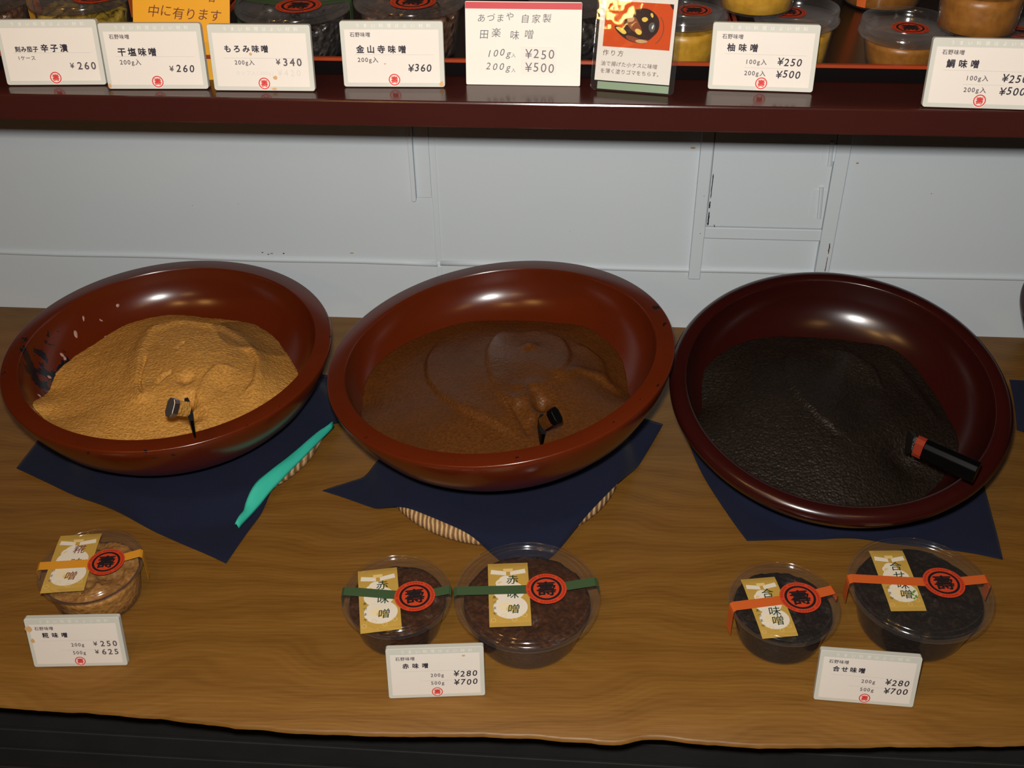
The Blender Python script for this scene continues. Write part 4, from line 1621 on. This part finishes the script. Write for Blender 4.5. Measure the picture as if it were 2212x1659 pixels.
m1, f1 = make_miso(BOWLS[0], 'heap of grainy tan miso in the leftmost bowl', M_MISO['tan'],
               [(85, 893), (100, 850), (125, 800), (190, 750), (270, 702), (330, 685), (450, 686), (560, 705), (620, 760), (642, 800)],
               [(215, -.026), (240, -.020), (270, -.018), (300, -.020), (325, -.024), (345, -.032)],
               [(300, 800, -.016), (400, 760, -.010), (480, 790, -.012), (560, 790, -.026), (380, 690, -.034), (350, 860, -.012), (480, 860, -.014)],
               [([(345, 700), (315, 760), (305, 810), (312, 880), (320, 900)], .0045, .006, .012), ([(455, 705), (530, 740), (562, 790), (560, 850), (540, 900)], .0040, .014, .005),
                ([(330, 725), (390, 700), (450, 705), (500, 720)], .0035, .006, .010), ([(322, 795), (313, 830), (309, 862), (318, 888)], -.0050, .0022, .0022), ([(382, 838), (366, 846), (352, 858), (346, 866)], -.0045, .0025, .0022), ([(405, 765), (396, 778), (388, 790)], -.0030, .002, .002), ([(515, 760), (548, 770), (562, 800), (556, 850), (530, 880)], .0030, .010, .0035), ([(425, 905), (440, 880), (452, 850), (480, 822), (520, 826)], .0030, .003, .009)],
               [(412, 900, -.014, .011), (410, 855, -.007, .009), (485, 865, -.004, .022), (420, 925, -.010, .010), (330, 880, .003, .014)], .0013, 42, 2)
m2, f2 = make_miso(BOWLS[1], 'smooth swirled brown miso in the middle bowl', M_MISO['brown'],
               [(780, 880), (790, 820), (860, 750), (930, 718), (1000, 697), (1100, 692), (1200, 697), (1260, 704), (1310, 735), (1345, 780), (1358, 850)],
               [(208, -.024), (235, -.020), (262, -.017), (285, -.017), (310, -.022), (335, -.032)],
               [(900, 850, -.024), (1000, 800, -.018), (1140, 780, -.013), (1250, 800, -.024), (1060, 720, -.036), (1050, 900, -.012), (1250, 880, -.020), (950, 930, -.014)],
               [([(950, 735), (925, 790), (928, 835), (955, 880), (1005, 920), (1070, 948), (1120, 975)], .0042, .020, .0028),
                ([(1110, 700), (1070, 735), (1056, 785), (1064, 840), (1085, 890), (1120, 940)], .0040, .014, .0026),
                ([(1120, 718), (1170, 715), (1215, 735), (1232, 775), (1226, 815), (1205, 845)], .0034, .0026, .014),
                ([(1250, 740), (1300, 770), (1312, 820)], .0028, .0025, .012), ([(1205, 850), (1250, 818), (1300, 815), (1340, 840)], .0040, .010, .005),
                ([(1120, 865), (1150, 900), (1160, 950)], .0045, .006, .006), ([(1100, 900), (1130, 940), (1150, 975)], -.004, .004, .004)],
               [(1148, 770, .006, .009), (1172, 905, -.010, .011), (1180, 940, -.010, .012), (1160, 870, .004, .010), (1128, 905, .006, .009)], .0006, 45, 5)
m3, f3 = make_miso(BOWLS[2], 'heap of nearly black miso in the right-hand bowl', M_MISO['black'],
               [(1515, 880), (1520, 800), (1560, 760), (1650, 728), (1750, 728), (1860, 738), (1920, 748), (2000, 822), (2050, 902), (2072, 965)],
               [(195, -.030), (215, -.026), (240, -.022), (262, -.020), (280, -.026), (300, -.040), (325, -.046)],
               [(1620, 860, -.022), (1750, 800, -.022), (1860, 830, -.028), (1720, 960, -.012), (1830, 1000, -.012), (1950, 900, -.030), (1900, 980, -.020), (1960, 1060, -.034)],
               [([(1720, 745), (1695, 790), (1700, 840), (1725, 890), (1770, 935), (1820, 975)], .0036, .014, .0045),
                ([(1760, 742), (1830, 750), (1890, 790), (1905, 840)], .0042, .003, .014), ([(1920, 755), (1985, 830), (2030, 900)], .003, .006, .010)],
               [(1830, 830, -.009, .030), (1850, 900, -.006, .022), (1950, 1000, -.010, .020)], .0009, 60, 9)

# pale smears on the wall of the left bowl
mb = MB()
for (x, y, r, sx, an) in ((163, 722, .0062, .45, .5), (180, 688, .0040, .4, .4), (218, 692, .0036, .35, -.5), (134, 768, .0058, .5, .2), (140, 775, .004, .6, .9), (106, 815, .0036, .8, 0), (232, 727, .0052, .3, -1.2), (84, 855, .0035, .5, .3), (72, 885, .003, .8, .5), (254, 660, .0040, .8, .2)):
    h = bowl_hit(BOWLS[0], x, y)
    if not h:
        continue
    hp = Vector(h)
    rr_ = math.hypot(hp.x, hp.y)
    e = .002
    slope = (bowl_in(rr_ + e, .188) - bowl_in(rr_ - e, .188)) / (2 * e)
    rad = Vector((hp.x / rr_, hp.y / rr_, slope)).normalized()
    tan = Vector((-hp.y / rr_, hp.x / rr_, 0))
    nm = tan.cross(rad)
    if nm.z < 0:
        nm = -nm
    ca, sa = math.cos(an), math.sin(an)
    k = 11
    base_ = [hp + nm * .0006 + (tan * (r * sx * math.cos(6.283 * i / k) * ca - r * math.sin(6.283 * i / k) * sa) + rad * (r * sx * math.cos(6.283 * i / k) * sa + r * math.sin(6.283 * i / k) * ca)) * (.8 + .35 * noise.noise((i * 1.7, x, y))) for i in range(k)]
    topv = hp + nm * .0018
    mb.add(base_ + [topv], [(i, (i + 1) % k, k) for i in range(k)])
o = mb.build('smear', M_FLAKE, m1, smooth=True)
o['kind'] = 'stuff'
o['label'] = 'pale smears left on the bowl wall'


# ---- spatulas
def bar(mb, p0, p1, w0, h0, w1, h1, up=(0, 0, 1), mi=0, M=None, steps=1):
    p0, p1 = Vector(p0), Vector(p1)
    d = (p1 - p0).normalized()
    s = d.cross(Vector(up)).normalized()
    v = s.cross(d)
    vs = []
    for p, w, h in ((p0, w0, h0), (p1, w1, h1)):
        c = .22
        for a, b_ in ((-1, -1 + 2 * c), (-1 + 2 * c, -1), (1 - 2 * c, -1), (1, -1 + 2 * c), (1, 1 - 2 * c), (1 - 2 * c, 1), (-1 + 2 * c, 1), (-1, 1 - 2 * c)):
            vs.append(p + s * a * w / 2 + v * b_ * h / 2)
    fs = [tuple(range(8))[::-1], tuple(range(8, 16))] + [(i, (i + 1) % 8, 8 + (i + 1) % 8, 8 + i) for i in range(8)]
    mb.add(vs, fs, M, mi)


def at_depth(x, y, t_):
    return CAM + ray(x, y) * t_


def spatula(label, px_end, d_end, px_neck, d_neck, px_tip, d_tip, w, h, end_mat, shaft_mat, blade_mat, cap=.35, bw=.030, neck=.78):
    e, nk, tp = (Vector(at_depth(*px_end, d_end)), Vector(at_depth(*px_neck, d_neck)), Vector(at_depth(*px_tip, d_tip)))
    t_ = thing('spatula', label, 'spatula', e)
    o0 = Vector(e)
    mb = MB()
    k = e.lerp(nk, cap)
    bar(mb, e - o0, k - o0, w, h, w * .95, h * .95)
    mb.build('handle', end_mat, t_, bevel=.0008)
    mb = MB()
    bar(mb, k - o0, nk - o0, w * .62, h * neck, w * .55, h * neck)
    mb.build('shaft', shaft_mat, t_)
    mb = MB()
    bar(mb, nk - o0, tp - o0, .006, bw * .6, .0035, bw)
    mb.build('blade', blade_mat, t_)
    return t_


spatula('spatula with a shiny square handle end, stuck in the tan miso', (367, 880), 1.070, (408, 884), 1.098, (412, 905), 1.145, .0095, .0190, M_STEEL, M_MISO['tan'], M_HANDLE, .30, .040)
spatula('spatula with a small black handle end, sunk in the brown miso', (1203, 896), 1.060, (1172, 916), 1.090, (1166, 940), 1.135, .0088, .0165, M_HANDLE, M_MISO['brown'], M_HANDLE, .35, .034)
spatula('black-handled spatula lying across the right of the black miso', (2110, 1022), 1.052, (1977, 962), 1.080, (1960, 955), 1.135, .0150, .0215, M_HANDLE, M_HANDLERED, M_MISO['black'], .86, .026, 1.05)

for o in bpy.data.objects:
    if 'ztop' in o.keys():
        del o['ztop']
